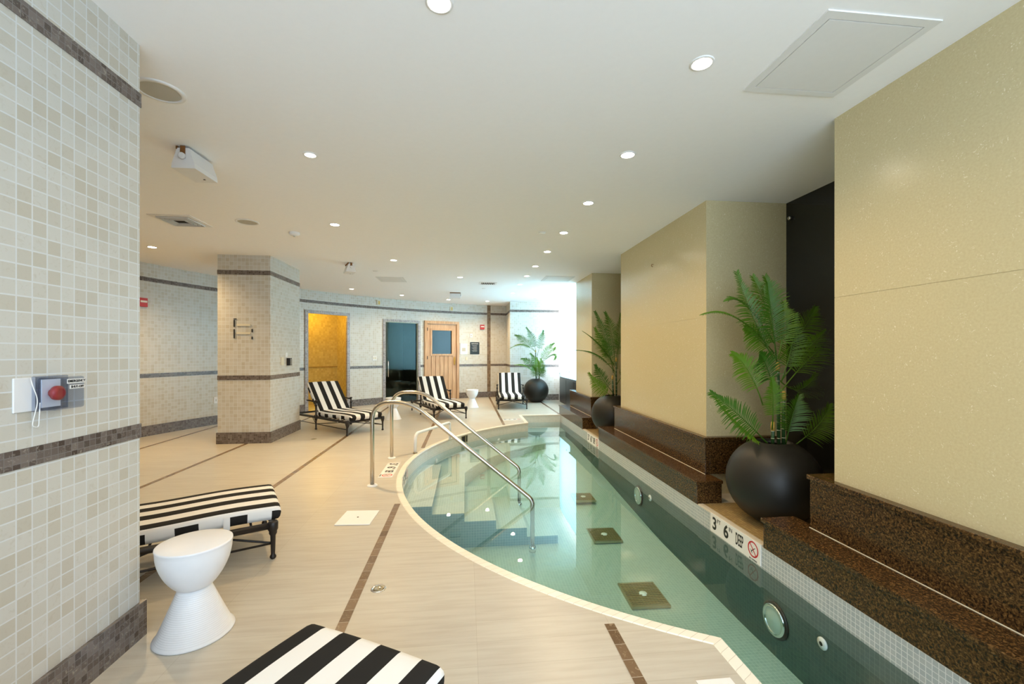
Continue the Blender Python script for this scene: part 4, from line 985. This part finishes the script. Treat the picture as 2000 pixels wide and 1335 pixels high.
for u, v, lab in ((733, 529, 'white sprinkler cap between the emergency lamp and the nearest hatch'), (1059, 454, 'white sprinkler cap left of the pool lights'), (945, 563, 'white sprinkler cap just beyond the slot vent'), (1045, 583, 'white sprinkler cap over the far planter')):
    g = MB(); g.lathe([(.045, 0), (.045, -.004), (.03, -.008), (.001, -.008)], n=24, cap=False); o = g.build('sprinkler_cap', M['white']); o.location = (*at(u, v, H)[:2], H); tag(o, lab, 'sprinkler')
def hatch(label, x0, x1, y0, y1):
    t = thing('ceiling_hatch', label, 'access panel', ((x0+x1)/2, (y0+y1)/2, H)); w, h = (x1-x0), (y1-y0)
    g = MB(); g.box((0, 0, -.003), (w-.09, h-.09, .006)); g.build('panel', M['hatch'], t)
    g = MB()
    for c_, d_ in (((0, h/2-.02, -.003), (w, .04, .006)), ((0, -h/2+.02, -.003), (w, .04, .006)), ((w/2-.02, 0, -.003), (.04, h-.08, .006)), ((-w/2+.02, 0, -.003), (.04, h-.08, .006))): g.box(c_, d_)
    g.build('frame', M['hatch'], t)
hatch('large square ceiling access panel above the right foreground', 1.51, 2.05, 1.65, 2.21)
hatch('ceiling access panel over the middle of the deck', -1.70, -1.18, 8.34, 8.9)
hatch('ceiling access panel over the far end of the pool', 1.49, 2.05, 7.92, 8.5)

# ------------------------------------------------------------ floor fittings
p = at(699, 1011); t = thing('floor_hatch', 'white square cover plate set in the deck', 'cover plate', (p.x, p.y, 0), -.06)
g = MB(); g.box((0, 0, .004), (.27, .30, .006), bev=.002); g.build('plate', M['white'], t)
g = MB(); g.lathe([(.008, .007), (.006, .009)], n=12); g.build('screw', M['black'], t)
for u, v, lab, m, m2 in ((739, 1149, 'round worn metal deck drain near the brown strip', 'chrome', 'brass'), (613, 857, 'round brass deck drain beside the tiled column', 'brass', 'brass')):
    p = at(u, v); t = thing('deck_drain', lab, 'drain', (p.x, p.y, 0))
    g = MB(); g.lathe([(.042, .001), (.040, .004), (.034, .004), (.033, .002), (.001, .002)], n=32, cap=False); g.build('rim', M[m], t)
    g = MB(); g.lathe([(.026, .002), (.026, .0045), (.02, .0045), (.02, .002)], n=24, cap=False); g.box((0, 0, .003), (.05, .006, .003)); g.box((0, 0, .003), (.006, .05, .003)); g.build('grate', M[m2], t)

# far right: glass screen in front of the window, dark cabinet below
t = thing('glass_screen', 'bluish frosted glass screen in front of the bright far window', 'glass screen', (2.56, 10.15, 0))
g = MB(); g.box((0, -.01, 1.67), (.012, 2.86, 1.96)); g.build('glass_panel', M['frosted'], t)
for y in (-1.38, 1.36):
    for z in (.78, 2.5):
        g = MB(); g.lathe([(.022, 0), (.022, .02), (.014, .03)], (-.006, y, z), 16, R=Matrix.Rotation(-math.pi/2, 3, 'Y')); g.build('standoff', M['chrome'], t)
g = MB(); g.lathe([(.022, 0), (.022, .02), (.014, .03)], (-.006, .55, .86), 16, R=Matrix.Rotation(-math.pi/2, 3, 'Y')); g.build('standoff', M['chrome'], t)
g = MB(); g.lathe([(.022, 0), (.022, .02), (.014, .03)], (-.006, .25, .86), 16, R=Matrix.Rotation(-math.pi/2, 3, 'Y')); g.build('standoff', M['chrome'], t)
t = thing('low_cabinet', 'dark low cabinet under the frosted glass screen', 'cabinet', (2.79, 10.4, 0))
g = MB(); g.box((0, .02, .345), (.47, 2.3, .69)); g.build('body', M['cabinet'], t)
for k in range(3): g = MB(); g.box((-.238, -.74+k*.76, .34), (.012, .74, .60), bev=.003); g.build('door', M['cabinet'], t)
# standoff on the dark recess wall, small hook on the middle pier
p = onx(1545, 426, 3.069); t = thing('wall_standoff', 'small chrome standoff on the black recess wall', 'standoff', (3.068, p.y, p.z))
g = MB(); g.lathe([(.018, 0), (.018, .02), (.012, .028)], n=16, R=Matrix.Rotation(-math.pi/2, 3, 'Y')); g.build('cap', M['chrome'], t)
p = onx(1276, 518, 2.254); t = thing('wall_hook', 'tiny brown hook high on the middle stone pier', 'hook', (2.254, p.y, p.z))
g = MB(); g.tube([(0, 0, .012), (-.02, 0, .012), (-.025, 0, -.01), (-.008, 0, -.015)], .004, 8); g.build('hook', M['rust'], t)
